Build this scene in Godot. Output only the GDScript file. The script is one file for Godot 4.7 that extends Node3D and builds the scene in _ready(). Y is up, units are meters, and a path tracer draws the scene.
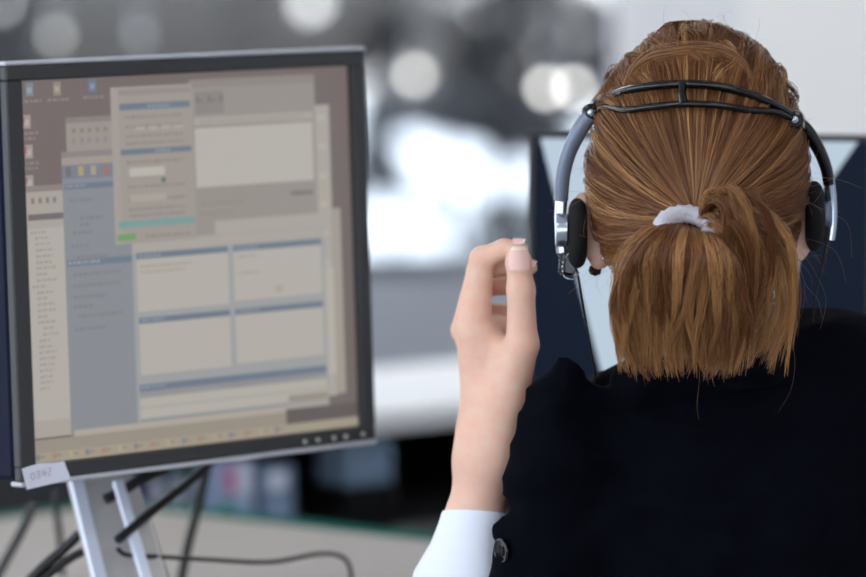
extends Node3D

const F := 4330.0
const CX := 433.0
const CY := 288.5
var EYE := Vector3(0, 1.24, 0)
var CR: Vector3
var CU: Vector3
var CF: Vector3
var KX: Transform3D          # frame of the woman: origin in her head, x right, y up, z to her back
var KO: Vector3
var MX: Transform3D          # frame of the tilted-away monitor
var rng := RandomNumberGenerator.new()
var names := {}
var M := {}

# ------------------------------------------------------------------ mesh builder
class MB:
	var v := PackedVector3Array()
	var n := PackedVector3Array()
	var uv := PackedVector2Array()
	var c := PackedColorArray()
	var ix := PackedInt32Array()

	func vert(p: Vector3, nn: Vector3, t := Vector2.ZERO) -> int:
		v.append(p); n.append(nn); uv.append(t)
		return v.size() - 1

	func poly(pts: Array, nn := Vector3.ZERO) -> void:
		var k := nn
		if k == Vector3.ZERO:
			k = (pts[1] - pts[0]).cross(pts[2] - pts[0]).normalized()
		var s := v.size()
		for p in pts:
			vert(p, k)
		for i in range(1, pts.size() - 1):
			ix.append_array([s, s + i, s + i + 1])

	func grid(rows: int, cols: int, s: int, wrap := false) -> void:
		var w := cols if not wrap else cols
		for i in rows - 1:
			for j in (cols if wrap else cols - 1):
				var a := s + i * w + j
				var b := s + i * w + (j + 1) % w
				ix.append_array([a, b, b + w, a, b + w, a + w])

	func fix() -> void:
		for t in ix.size() / 3:
			var a := ix[t * 3]
			var b := ix[t * 3 + 1]
			var d := ix[t * 3 + 2]
			var g := (v[b] - v[a]).cross(v[d] - v[a])
			if g.dot(n[a] + n[b] + n[d]) > 0.0:
				ix[t * 3 + 1] = d
				ix[t * 3 + 2] = b

	func mesh(fixed := true) -> ArrayMesh:
		if fixed:
			fix()
		var a := []
		a.resize(Mesh.ARRAY_MAX)
		a[Mesh.ARRAY_VERTEX] = v
		a[Mesh.ARRAY_NORMAL] = n
		if uv.size() == v.size():
			a[Mesh.ARRAY_TEX_UV] = uv
		if c.size() == v.size():
			a[Mesh.ARRAY_COLOR] = c
		a[Mesh.ARRAY_INDEX] = ix
		var m := ArrayMesh.new()
		m.add_surface_from_arrays(Mesh.PRIMITIVE_TRIANGLES, a)
		return m

func bx(mb: MB, cen: Vector3, size: Vector3, bev := 0.002, bs := Basis.IDENTITY) -> void:
	var h := size / 2.0
	bev = minf(bev, minf(h.x, minf(h.y, h.z)) * 0.9)
	var ax := [Vector3.RIGHT, Vector3.UP, Vector3.BACK]
	for a in 3:
		for sg in [-1.0, 1.0]:
			var pts := []
			var b := (a + 1) % 3
			var d := (a + 2) % 3
			for q in [[-1, -1], [1, -1], [1, 1], [-1, 1]]:
				var p: Vector3 = ax[a] * sg * h[a] + ax[b] * q[0] * (h[b] - bev) + ax[d] * q[1] * (h[d] - bev)
				pts.append(cen + bs * p)
			mb.poly(pts, bs * (ax[a] * sg))
	for a in 3:
		var b := (a + 1) % 3
		var d := (a + 2) % 3
		for sb in [-1.0, 1.0]:
			for sd in [-1.0, 1.0]:
				var pts := []
				for e in [-1.0, 1.0]:
					pts.append(cen + bs * (ax[a] * e * (h[a] - bev) + ax[b] * sb * h[b] + ax[d] * sd * (h[d] - bev)))
				for e in [1.0, -1.0]:
					pts.append(cen + bs * (ax[a] * e * (h[a] - bev) + ax[b] * sb * (h[b] - bev) + ax[d] * sd * h[d]))
				mb.poly(pts, bs * ((ax[b] * sb + ax[d] * sd).normalized()))
	for sx in [-1.0, 1.0]:
		for sy in [-1.0, 1.0]:
			for sz in [-1.0, 1.0]:
				var s := Vector3(sx, sy, sz)
				mb.poly([cen + bs * (s * Vector3(h.x, h.y - bev, h.z - bev)), cen + bs * (s * Vector3(h.x - bev, h.y, h.z - bev)), cen + bs * (s * Vector3(h.x - bev, h.y - bev, h.z))], bs * s.normalized())

# smooth path through the given points
func spline(pts: Array, per := 8) -> PackedVector3Array:
	var o := PackedVector3Array()
	for i in pts.size() - 1:
		var p0: Vector3 = pts[maxi(i - 1, 0)]
		var p1: Vector3 = pts[i]
		var p2: Vector3 = pts[i + 1]
		var p3: Vector3 = pts[mini(i + 2, pts.size() - 1)]
		for j in per:
			o.append(p1.cubic_interpolate(p2, p0, p3, float(j) / per))
	o.append(pts[-1])
	return o

func tube(mb: MB, pts: PackedVector3Array, rad: Callable, sides := 10, squash := 1.0, ref := Vector3.BACK) -> void:
	var s0 := mb.v.size()
	var m := pts.size()
	for i in m:
		var t := (pts[mini(i + 1, m - 1)] - pts[maxi(i - 1, 0)]).normalized()
		var a := t.cross(ref)
		if a.length() < 0.05:
			a = t.cross(Vector3(0.3, 0.9, 0.1))
		a = a.normalized()
		var b := a.cross(t).normalized()
		var r: float = rad.call(float(i) / (m - 1))
		for j in sides:
			var w := TAU * j / sides
			var nn := (a * cos(w) * squash + b * sin(w)).normalized()
			mb.vert(pts[i] + a * cos(w) * r + b * sin(w) * r * squash, nn, Vector2(float(j) / sides, float(i) / m))
	mb.grid(m, sides, s0, true)
	for e in [0, m - 1]:
		var t2 := (pts[e] - pts[1 if e == 0 else m - 2]).normalized()
		var ring := []
		for j in sides:
			ring.append(mb.v[s0 + e * sides + j])
		mb.poly(ring, t2)

func lathe(mb: MB, prof: Array, cen: Vector3, bs := Basis.IDENTITY, sides := 28) -> void:
	# profile of (height along y, radius)
	var s0 := mb.v.size()
	for i in prof.size():
		var p: Vector2 = prof[i]
		var d: Vector2 = prof[mini(i + 1, prof.size() - 1)] - prof[maxi(i - 1, 0)]
		for j in sides:
			var w := TAU * j / sides
			var nn := Vector3(cos(w) * d.x, -d.y, sin(w) * d.x).normalized()
			mb.vert(cen + bs * Vector3(cos(w) * p.y, p.x, sin(w) * p.y), bs * nn)
	mb.grid(prof.size(), sides, s0, true)

# ------------------------------------------------------------------ smooth-union fields, meshed as surface nets
var pt := PackedInt32Array()
var po := PackedInt32Array()
var pk := PackedFloat32Array()
var pa := PackedVector3Array()
var pb := PackedVector3Array()
var pi := PackedFloat32Array()
var pr := PackedFloat32Array()
var pd := PackedFloat32Array()

func fclear() -> void:
	for a in [pt, po, pk, pa, pb, pi, pr, pd]:
		a.clear()
	pt = PackedInt32Array(); po = PackedInt32Array(); pk = PackedFloat32Array(); pa = PackedVector3Array()
	pb = PackedVector3Array(); pi = PackedFloat32Array(); pr = PackedFloat32Array(); pd = PackedFloat32Array()

func cap(a: Vector3, b: Vector3, ra: float, rb: float, k := 0.01, op := 0) -> void:
	pt.append(0); po.append(op); pk.append(k); pa.append(a); pb.append(b - a)
	pi.append(1.0 / maxf((b - a).length_squared(), 1e-9)); pr.append(ra); pd.append(rb - ra)

func ell(c: Vector3, ax: Vector3, k := 0.01, op := 0) -> void:
	pt.append(1); po.append(op); pk.append(k); pa.append(c); pb.append(Vector3.ONE / ax)
	pi.append(minf(ax.x, minf(ax.y, ax.z))); pr.append(0); pd.append(0)

func prim(i: int, p: Vector3) -> float:
	if pt[i] == 0:
		var ap := p - pa[i]
		var t := clampf(ap.dot(pb[i]) * pi[i], 0.0, 1.0)
		return (ap - pb[i] * t).length() - (pr[i] + pd[i] * t)
	var s := (p - pa[i]) * pb[i]
	var k0 := s.length()
	if k0 < 1e-5:
		return -pi[i]
	return k0 * (k0 - 1.0) / (s * pb[i]).length()

func fld(p: Vector3, act: PackedInt32Array) -> float:
	var d := 1000.0
	for i in act:
		var e := prim(i, p)
		var k := pk[i]
		if po[i] == 0:
			var h := maxf(k - absf(d - e), 0.0) / k
			d = minf(d, e) - h * h * k * 0.25
		else:
			e = -e
			var h2 := maxf(k - absf(d - e), 0.0) / k
			d = maxf(d, e) + h2 * h2 * k * 0.25
	return d

func nets(mb: MB, lo: Vector3, hi: Vector3, cell: float, bump = null) -> void:
	const B := 6
	var nb := Vector3i(((hi - lo) / (cell * B)).ceil())
	var nx := nb.x * B + 1
	var ny := nb.y * B + 1
	var nz := nb.z * B + 1
	var vals := PackedFloat32Array()
	vals.resize(nx * ny * nz)
	vals.fill(1.0)
	var all := PackedInt32Array(range(pt.size()))
	var rad := cell * B * 0.87
	var blocks := []
	for bz in nb.z:
		for by in nb.y:
			for bX in nb.x:
				var cc := lo + (Vector3(bX, by, bz) + Vector3.ONE * 0.5) * cell * B
				var f := fld(cc, all)
				var near := absf(f) < rad * 1.7 + 0.012
				if near:
					blocks.append(Vector3i(bX, by, bz))
				var act := PackedInt32Array()
				if near:
					for i in all:
						if po[i] == 1 or prim(i, cc) < absf(f) + rad * 2.6 + pk[i]:
							act.append(i)
				for k in (B + (1 if bz == nb.z - 1 else 0)):
					for j in (B + (1 if by == nb.y - 1 else 0)):
						var base := ((bz * B + k) * ny + by * B + j) * nx + bX * B
						for i in (B + (1 if bX == nb.x - 1 else 0)):
							if near:
								var p := lo + Vector3(bX * B + i, by * B + j, bz * B + k) * cell
								var d := fld(p, act)
								if bump != null and absf(d) < 0.02:
									d += bump.call(p)
								vals[base + i] = d
							else:
								vals[base + i] = f
	var vid := {}
	var s0 := mb.v.size()
	var co := [0, 1, nx, nx + 1, nx * ny, nx * ny + 1, nx * ny + nx, nx * ny + nx + 1]
	var ed := [[0, 1], [2, 3], [4, 5], [6, 7], [0, 2], [1, 3], [4, 6], [5, 7], [0, 4], [1, 5], [2, 6], [3, 7]]
	var off := [Vector3(0, 0, 0), Vector3(1, 0, 0), Vector3(0, 1, 0), Vector3(1, 1, 0), Vector3(0, 0, 1), Vector3(1, 0, 1), Vector3(0, 1, 1), Vector3(1, 1, 1)]
	var cells := PackedInt32Array()
	for b in blocks:
		for k in B:
			for j in B:
				for i in B:
					var gx: int = b.x * B + i
					var gy: int = b.y * B + j
					var gz: int = b.z * B + k
					if gx >= nx - 1 or gy >= ny - 1 or gz >= nz - 1:
						continue
					var id := (gz * ny + gy) * nx + gx
					var cnt := 0
					for o in 8:
						if vals[id + co[o]] < 0.0:
							cnt += 1
					if cnt == 0 or cnt == 8:
						continue
					var sum := Vector3.ZERO
					var m := 0
					for e in ed:
						var va := vals[id + co[e[0]]]
						var vb := vals[id + co[e[1]]]
						if (va < 0.0) != (vb < 0.0):
							sum += off[e[0]].lerp(off[e[1]], va / (va - vb))
							m += 1
					vid[id] = mb.v.size()
					cells.append(id)
					mb.vert(lo + (Vector3(gx, gy, gz) + sum / m) * cell, Vector3.ZERO)
	var st := [1, nx, nx * ny]
	var i0 := mb.ix.size()
	for id in cells:
		for a in 3:
			var va := vals[id]
			var vb := vals[id + st[a]]
			if (va < 0.0) == (vb < 0.0):
				continue
			var sb: int = st[(a + 1) % 3]
			var sc: int = st[(a + 2) % 3]
			if not (vid.has(id - sb) and vid.has(id - sc) and vid.has(id - sb - sc)):
				continue
			var q0: int = vid[id - sb - sc]
			var q1: int = vid[id - sc]
			var q2: int = vid[id]
			var q3: int = vid[id - sb]
			if va < 0.0:
				mb.ix.append_array([q0, q1, q2, q0, q2, q3])
			else:
				mb.ix.append_array([q0, q2, q1, q0, q3, q2])
	for t in range(i0, mb.ix.size(), 3):
		var a := mb.ix[t]
		var b := mb.ix[t + 1]
		var d := mb.ix[t + 2]
		var g := (mb.v[b] - mb.v[a]).cross(mb.v[d] - mb.v[a])
		mb.n[a] += g; mb.n[b] += g; mb.n[d] += g
	for i in range(s0, mb.v.size()):
		mb.n[i] = mb.n[i].normalized()

# ------------------------------------------------------------------ nodes
func numbered(called: String) -> String:
	if not names.has(called):
		names[called] = 0
		return called
	names[called] += 1
	return "%s_%03d" % [called, names[called]]

func tag(o: Node, label: String, category: String, group := "") -> void:
	o.set_meta("label", label)
	o.set_meta("category", category)
	if group:
		o.set_meta("group", group)

func thing(called: String, label: String, category: String, at0 := Vector3.ZERO, group := "") -> Node3D:
	var o := Node3D.new()
	o.name = numbered(called)
	add_child(o)
	o.position = at0
	tag(o, label, category, group)
	return o

# one mesh; xf places it in the world
func obj(called: String, mb: MB, m: Material, parent: Node = null, xf := Transform3D.IDENTITY, fixed := true) -> MeshInstance3D:
	var o := MeshInstance3D.new()
	o.name = called if parent else numbered(called)
	o.mesh = mb.mesh(fixed)
	o.material_override = null
	o.mesh.surface_set_material(0, m)
	if parent:
		parent.add_child(o, true)
		o.transform = world_of(parent).affine_inverse() * xf
	else:
		add_child(o, true)
		o.transform = xf
	return o

func world_of(n: Node) -> Transform3D:
	var t := Transform3D.IDENTITY
	while n != self:
		t = n.transform * t
		n = n.get_parent()
	return t

func struct(called: String, mb: MB, m: Material, parent: Node = null) -> MeshInstance3D:
	var o := obj(called, mb, m, parent)
	if parent == null:
		o.set_meta("kind", "structure")
	return o

func mat(called: String, col: Color, rough := 0.6, metal := 0.0, spec := 0.5) -> StandardMaterial3D:
	var m := StandardMaterial3D.new()
	m.resource_name = called
	m.albedo_color = col
	m.roughness = rough
	m.metallic = metal
	m.metallic_specular = spec
	M[called] = m
	return m

func noise_tex(freq: float, a: Color, b: Color, size := 256, sd := 1, oct := 4) -> NoiseTexture2D:
	var n := FastNoiseLite.new()
	n.seed = sd
	n.frequency = freq
	n.fractal_octaves = oct
	var t := NoiseTexture2D.new()
	t.width = size
	t.height = size
	t.seamless = true
	t.noise = n
	var g := Gradient.new()
	g.set_color(0, a)
	g.set_color(1, b)
	t.color_ramp = g
	return t

func grain(m: StandardMaterial3D, freq: float, a: Color, b: Color, scale: float, sd := 1) -> void:
	m.albedo_texture = noise_tex(freq, a, b, 256, sd)
	m.uv1_triplanar = true
	m.uv1_world_triplanar = false
	m.uv1_scale = Vector3.ONE * scale

func relief(m: StandardMaterial3D, freq: float, cm: float, scale: float, sd := 5) -> void:
	m.heightmap_enabled = true
	m.heightmap_texture = noise_tex(freq, Color.BLACK, Color.WHITE, 256, sd, 3)
	m.heightmap_scale = cm
	m.uv1_triplanar = true
	m.uv1_scale = Vector3.ONE * scale

func at(px: float, py: float, d: float) -> Vector3:
	return EYE + d * (CF + CR * (px - CX) / F - CU * (py - CY) / F)

func kk(px: float, py: float, d: float) -> Vector3:
	return Vector3((px - CX) / F * d, -(py - CY) / F * d, -d) - KO

func gauss() -> float:
	return rng.randfn(0.0, 1.0)

# ------------------------------------------------------------------ everything
func _ready() -> void:
	rng.seed = 7
	var p := deg_to_rad(3.74)
	var r := deg_to_rad(1.5)
	CF = Vector3(0, -sin(p), -cos(p))
	var up := Vector3.RIGHT.cross(CF)
	CR = cos(r) * Vector3.RIGHT - sin(r) * up
	CU = cos(r) * up + sin(r) * Vector3.RIGHT
	KO = Vector3((697 - CX) / F * 3.355, -(190 - CY) / F * 3.355, -3.355)
	KX = Transform3D(Basis(CR, CU, -CF), at(697, 190, 3.355))
	# camera: a long lens, wide open, focused on the hair
	var cam := Camera3D.new()
	cam.name = "camera"
	cam.near = 0.05
	cam.far = 200.0
	add_child(cam)
	cam.transform = Transform3D(Basis(CR, CU, -CF), EYE)
	var ca := CameraAttributesPhysical.new()
	ca.frustum_focal_length = 12.0 * F / 288.5
	ca.frustum_focus_distance = 3.28
	ca.exposure_aperture = 3.5
	cam.attributes = ca
	cam.fov = rad_to_deg(2.0 * atan(288.5 / F))
	cam.near = 0.05
	cam.far = 200.0
	cam.current = true
	# sky
	var we := WorldEnvironment.new()
	we.name = "environment"
	var e := Environment.new()
	e.background_mode = Environment.BG_SKY
	var sm := ProceduralSkyMaterial.new()
	sm.sky_top_color = Color(0.86, 0.92, 1.0)
	sm.sky_horizon_color = Color(0.97, 0.98, 1.0)
	sm.ground_bottom_color = Color(0.62, 0.62, 0.62)
	sm.ground_horizon_color = Color(0.8, 0.8, 0.8)
	var sky := Sky.new()
	sky.sky_material = sm
	e.sky = sky
	e.background_energy_multiplier = 3.2
	e.tonemap_mode = Environment.TONE_MAPPER_LINEAR
	e.tonemap_exposure = 1.45
	e.sdfgi_enabled = true
	e.ssao_enabled = true
	e.ssil_enabled = true
	we.environment = e
	add_child(we)

	make_materials()
	room()
	desks()
	monitor_one()
	monitor_two()
	clutter()
	cables()
	headset()
	person()
	outside()
	added_ceiling_lamps()

func make_materials() -> void:
	var m := mat("skin", Color(0.905, 0.765, 0.69), 0.5)
	grain(m, 0.025, Color(0.99, 0.9, 0.875), Color(0.98, 1.0, 1.0), 11.0, 3)
	m.subsurf_scatter_enabled = true
	m.subsurf_scatter_strength = 0.18
	m.metallic_specular = 0.4
	mat("nail", Color(0.93, 0.77, 0.735), 0.2)
	mat("nail_tip", Color(0.93, 0.86, 0.79), 0.3)
	m = mat("jacket", Color(0.028, 0.034, 0.062), 0.9, 0.0, 0.12)
	m.rim_enabled = true
	m.rim = 0.22
	m.rim_tint = 0.8
	relief(m, 0.12, 0.05, 14.0, 9)
	mat("button", Color(0.035, 0.04, 0.05), 0.2)
	m = mat("shirt", Color(0.9, 0.92, 0.97), 0.8)
	m.backlight_enabled = true
	m.backlight = Color(0.25, 0.25, 0.27)
	mat("trousers", Color(0.05, 0.05, 0.06), 0.9)
	mat("shoe", Color(0.03, 0.03, 0.03), 0.4)
	m = mat("hair", Color.WHITE, 0.36, 0.0, 0.5)
	m.vertex_color_use_as_albedo = true
	mat("hair_base", Color(0.4, 0.26, 0.16), 0.7)
	m = mat("terry", Color(0.9, 0.9, 0.94), 0.95)
	relief(m, 0.2, 0.12, 60.0, 12)
	mat("eye", Color(0.9, 0.9, 0.88), 0.1)
	mat("stud", Color(0.85, 0.85, 0.85), 0.15, 1.0)
	mat("black_gloss", Color(0.02, 0.022, 0.03), 0.16)
	mat("band_gray", Color(0.42, 0.46, 0.53), 0.34, 0.15)
	mat("silver", Color(0.72, 0.76, 0.82), 0.22, 0.9)
	m = mat("foam", Color(0.03, 0.03, 0.035), 0.95)
	relief(m, 0.2, 0.05, 50.0, 3)
	m = mat("smoky", Color(0.1, 0.12, 0.15, 0.55), 0.1)
	m.transparency = BaseMaterial3D.TRANSPARENCY_ALPHA
	mat("cable", Color(0.03, 0.033, 0.04), 0.5)
	m = mat("bezel", Color(0.2, 0.205, 0.21), 0.55)
	mat("housing", Color(0.06, 0.09, 0.17), 0.55, 0.0, 0.2)
	mat("rim_silver", Color(0.78, 0.79, 0.82), 0.4, 0.15)
	mat("rail_white", Color(0.86, 0.89, 0.95), 0.4)
	mat("plate", Color(0.7, 0.69, 0.68), 0.5, 0.1)
	mat("paper", Color(0.86, 0.87, 0.92), 0.9)
	mat("ink", Color(0.72, 0.65, 0.69), 0.9)
	m = mat("beige", Color(0.66, 0.62, 0.58), 0.6)
	grain(m, 0.05, Color(0.94, 0.94, 0.94), Color(1, 1, 1), 3.0, 4)
	mat("teal_edge", Color(0.05, 0.36, 0.31), 0.85, 0.0, 0.15)
	mat("black_board", Color(0.06, 0.06, 0.065), 0.75, 0.0, 0.3)
	mat("white_board", Color(0.92, 0.92, 0.92), 0.5)
	mat("metal_leg", Color(0.4, 0.42, 0.44), 0.35, 0.8)
	m = mat("wall", Color(0.86, 0.865, 0.88), 0.9)
	grain(m, 0.03, Color(0.97, 0.97, 0.97), Color(1, 1, 1), 0.7, 6)
	mat("parapet", Color(0.66, 0.66, 0.67), 0.85)
	mat("ceiling", Color(0.9, 0.9, 0.9), 0.9)
	m = mat("floor", Color(0.6, 0.6, 0.6), 0.6)
	grain(m, 0.08, Color(0.85, 0.85, 0.85), Color(1, 1, 1), 0.8, 8)
	mat("frame", Color(0.2, 0.21, 0.22), 0.5, 0.3)
	m = mat("pane", Color(1, 1, 1, 0.04), 0.02)
	m.transparency = BaseMaterial3D.TRANSPARENCY_ALPHA
	m = mat("paving", Color(0.93, 0.93, 0.92), 0.9)
	grain(m, 0.05, Color(0.9, 0.9, 0.9), Color(1, 1, 1), 0.3, 2)
	mat("leaf", Color(0.36, 0.37, 0.38), 0.9, 0.0, 0.1)
	mat("leaf_dark", Color(0.1, 0.105, 0.115), 0.9, 0.0, 0.1)
	mat("pot", Color(0.35, 0.34, 0.33), 0.8)

# ------------------------------------------------------------------ room shell
func room() -> void:
	var X0 := -3.0
	var X1 := 3.4
	var Z0 := 3.0
	var Z1 := -13.4
	var mb := MB.new()
	bx(mb, Vector3((X0 + X1) / 2, -0.1, (Z0 + Z1) / 2), Vector3(X1 - X0 + 0.4, 0.2, Z0 - Z1 + 0.4), 0.001)
	struct("floor", mb, M.floor)
	mb = MB.new()
	bx(mb, Vector3((X0 + X1) / 2, 2.9, (Z0 + Z1) / 2), Vector3(X1 - X0 + 0.4, 0.2, Z0 - Z1 + 0.4), 0.001)
	struct("ceiling", mb, M.ceiling)
	mb = MB.new()
	bx(mb, Vector3(X1 + 0.1, 1.4, (Z0 + Z1) / 2), Vector3(0.2, 2.8, Z0 - Z1), 0.001)
	struct("wall_right", mb, M.wall)
	# left wall: sill, head and piers round four windows; the same behind the camera
	mb = MB.new()
	bx(mb, Vector3(X0 - 0.1, 0.225, (Z0 + Z1) / 2), Vector3(0.2, 0.45, Z0 - Z1), 0.001)
	bx(mb, Vector3(X0 - 0.1, 2.72, (Z0 + Z1) / 2), Vector3(0.2, 0.16, Z0 - Z1), 0.001)
	var cuts := [3.0, -0.6, -4.2, -7.8, -13.4]
	for z in cuts:
		bx(mb, Vector3(X0 - 0.1, 1.545, clampf(z, -13.3, 2.9)), Vector3(0.2, 2.19, 0.2), 0.001)
	struct("wall_left", mb, M.wall)
	for i in 4:
		window_in(i + 1, Vector3(X0 - 0.1, 1.545, (cuts[i] + cuts[i + 1]) / 2), absf(cuts[i] - cuts[i + 1]) - 0.2, 2.19, PI / 2, 3)
	mb = MB.new()
	bx(mb, Vector3((X0 + X1) / 2, 0.225, Z0 + 0.1), Vector3(X1 - X0, 0.45, 0.2), 0.001)
	bx(mb, Vector3((X0 + X1) / 2, 2.72, Z0 + 0.1), Vector3(X1 - X0, 0.16, 0.2), 0.001)
	for x in [X0 + 0.1, 0.2, X1 - 0.1]:
		bx(mb, Vector3(x, 1.545, Z0 + 0.1), Vector3(0.2, 2.19, 0.2), 0.001)
	struct("wall_back", mb, M.wall)
	window_in(5, Vector3((X0 + 0.3) / 2 + 0.05, 1.545, Z0 + 0.1), 2.9, 2.19, 0.0, 2)
	window_in(6, Vector3((X1 + 0.2) / 2, 1.545, Z0 + 0.1), 3.0, 2.19, 0.0, 2)
	# far wall: grey parapet under a wide window
	mb = MB.new()
	bx(mb, Vector3((X0 + X1) / 2, 0.21, Z1 - 0.1), Vector3(X1 - X0, 0.42, 0.2), 0.002)
	struct("wall_far", mb, M.parapet)
	mb = MB.new()
	bx(mb, Vector3((X0 + X1) / 2, 2.6, Z1 - 0.1), Vector3(X1 - X0, 0.4, 0.2), 0.001)
	struct("trim_1", mb, M.wall)
	window_in(7, Vector3((X0 + X1) / 2, 1.41, Z1 - 0.1), X1 - X0, 1.98, 0.0, 4)
	# pale dividing wall behind her head
	mb = MB.new()
	var a := at(618, 100, 7.4)
	bx(mb, Vector3((a.x + X1) / 2, 1.4, a.z - 0.08), Vector3(X1 - a.x, 2.8, 0.12), 0.003)
	struct("wall_divider", mb, M.wall)
	mb = MB.new()
	var b := at(746, 100, 7.3)
	bx(mb, Vector3((b.x + X1) / 2, 1.4, a.z - 0.005), Vector3(X1 - b.x, 2.8, 0.03), 0.003)
	struct("trim_2", mb, M.ceiling)

func window_in(i: int, cen: Vector3, w: float, h: float, turn: float, n: int) -> void:
	var bs := Basis(Vector3.UP, turn)
	var mb := MB.new()
	for s in [-1.0, 1.0]:
		bx(mb, cen + bs * Vector3(0, s * (h / 2 - 0.03), 0), bs_size(w, 0.06, 0.08, turn), 0.004)
		bx(mb, cen + bs * Vector3(s * (w / 2 - 0.03), 0, 0), bs_size(0.06, h, 0.08, turn), 0.004)
	for k in range(1, n):
		bx(mb, cen + bs * Vector3(-w / 2 + w * k / n, 0, 0), bs_size(0.05, h, 0.06, turn), 0.004)
	var o := struct("window_%d" % i, mb, M.frame)
	for k in n:
		mb = MB.new()
		var c0 := cen + bs * Vector3(-w / 2 + w * (k + 0.5) / n, 0, 0)
		var hx := bs * Vector3(w / n / 2 - 0.02, 0, 0)
		var hy := Vector3(0, h / 2 - 0.05, 0)
		mb.poly([c0 - hx - hy, c0 + hx - hy, c0 + hx + hy, c0 - hx + hy])
		obj("pane", mb, M.pane, o)

func bs_size(x: float, y: float, z: float, turn: float) -> Vector3:
	return Vector3(x, y, z) if absf(turn) < 0.1 else Vector3(z, y, x)

func added_ceiling_lamps() -> void:  # unseen panels, added to lift the light in the room
	var k := 0
	for q in [[-1.1, -1.6, "added ceiling panel lamp above the camera, nearer the left windows"], [1.3, -1.6, "added ceiling panel lamp above the camera, nearer the right wall"], [-1.1, -6.2, "added ceiling panel lamp over the desks, nearer the left windows"], [1.3, -6.2, "added ceiling panel lamp over the desks, nearer the right wall"]]:
		var t := thing("added_ceiling_lamp", q[2], "lamp", Vector3(q[0], 2.8, q[1]), "added ceiling panel lamps")
		var mb := MB.new()
		for s in [-1.0, 1.0]:
			bx(mb, t.position + Vector3(s * 0.6, -0.02, 0), Vector3(0.03, 0.04, 0.6), 0.003)
			bx(mb, t.position + Vector3(0, -0.02, s * 0.3), Vector3(1.23, 0.04, 0.03), 0.003)
		obj("added_lamp_frame", mb, M.rim_silver, t)
		mb = MB.new()
		bx(mb, t.position + Vector3(0, -0.012, 0), Vector3(1.17, 0.012, 0.57), 0.002)
		var m := mat("added_lamp_diffuser_%d" % k, Color(0.9, 0.9, 0.9), 0.8)
		m.emission_enabled = true
		m.emission = Color(1, 0.98, 0.95)
		m.emission_energy_multiplier = 1.2
		obj("diffuser", mb, m, t)
		var l := AreaLight3D.new()
		l.name = "added_panel_light"
		l.area_size = Vector2(1.15, 0.55)
		l.light_energy = 0.6 if q[1] > -3.0 else 0.95
		l.light_color = Color(1, 0.98, 0.95)
		l.shadow_enabled = true
		l.area_range = 30.0
		t.add_child(l, true)
		l.position = Vector3(0, -0.03, 0)
		l.rotation.x = -PI / 2
		k += 1

# ------------------------------------------------------------------ desks and cabinet
const YAW := 41.65
func dk(a: float, y: float, b: float) -> Vector3:
	# desk axes: a to the left along the back edge, b from the back edge to the sitter
	var w := deg_to_rad(YAW)
	return Vector3(-0.345, y, -4.59) + Vector3(-cos(w), 0, sin(w)) * a + Vector3(sin(w), 0, cos(w)) * b

func desk_at(label: String, a0: float, a1: float, b0: float, b1: float, mt: Material, me: Material, y := 0.72) -> Node3D:
	var bs := Basis(Vector3.UP, deg_to_rad(YAW))
	var t := thing("desk", label, "desk", dk((a0 + a1) / 2, 0, (b0 + b1) / 2))
	var mb := MB.new()
	bx(mb, dk((a0 + a1) / 2, y - 0.0125, (b0 + b1) / 2), Vector3(a1 - a0 - 0.012, 0.025, b1 - b0 - 0.012), 0.001, bs)
	obj("desk_top", mb, mt, t)
	mb = MB.new()
	for s in [[a0, 1], [a1, 1]]:
		bx(mb, dk(s[0], y - 0.012, (b0 + b1) / 2), Vector3(0.03, 0.028, b1 - b0), 0.002, bs)
	for s in [b0, b1]:
		bx(mb, dk((a0 + a1) / 2, y - 0.012, s), Vector3(a1 - a0, 0.028, 0.026), 0.002, bs)
	obj("edge_band", mb, me, t)
	for s in [[a0 + 0.07, b0 + 0.07], [a1 - 0.07, b0 + 0.07], [a0 + 0.07, b1 - 0.07], [a1 - 0.07, b1 - 0.07]]:
		mb = MB.new()
		tube(mb, PackedVector3Array([dk(s[0], 0, s[1]), dk(s[0], y - 0.025, s[1])]), func(_u): return 0.025, 14, 1.0)
		obj("leg", mb, M.metal_leg, t)
	return t

func desks() -> void:
	desk_at("beige laminate desk with green edge under the tilted monitor", 0.0, 1.5, 0.0, 1.02, M.beige, M.teal_edge)
	desk_at("black desk in front of the woman, carrying the blue screen", -1.25, -0.03, 0.42, 0.98, M.black_board, M.black_board)
	# white-topped open cabinet beyond the desks
	var w := deg_to_rad(YAW)
	var u := Vector3(cos(w), 0, -sin(w))
	var nn := Vector3(sin(w), 0, cos(w))
	var bs := Basis(Vector3.UP, w)
	var f0 := at(420, 407, 4.94)
	var top := f0.y
	var t := thing("cabinet", "low black open cabinet with a white top beyond the desks", "cabinet", Vector3(f0.x, 0, f0.z))
	var c := func(a: float, y: float, b: float) -> Vector3: return Vector3(f0.x, y, f0.z) + u * a - nn * b
	var mb := MB.new()
	bx(mb, c.call(0.33, top - 0.012, 0.22), Vector3(1.54, 0.024, 0.46), 0.002, bs)
	obj("cabinet_top", mb, M.white_board, t)
	for x in [-0.42, 0.33, 1.08]:
		mb = MB.new()
		bx(mb, c.call(x, (top - 0.024) / 2, 0.225), Vector3(0.02, top - 0.026, 0.43), 0.002, bs)
		obj("side_panel", mb, M.black_board, t)
	mb = MB.new()
	bx(mb, c.call(0.33, (top - 0.024) / 2, 0.44), Vector3(1.5, top - 0.026, 0.016), 0.002, bs)
	obj("back_panel", mb, M.black_board, t)
	for y in [top - 0.125, top - 0.42, 0.06]:
		mb = MB.new()
		bx(mb, c.call(0.33, y, 0.225), Vector3(1.47, 0.02, 0.41), 0.002, bs)
		obj("shelf", mb, M.black_board, t)

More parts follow.
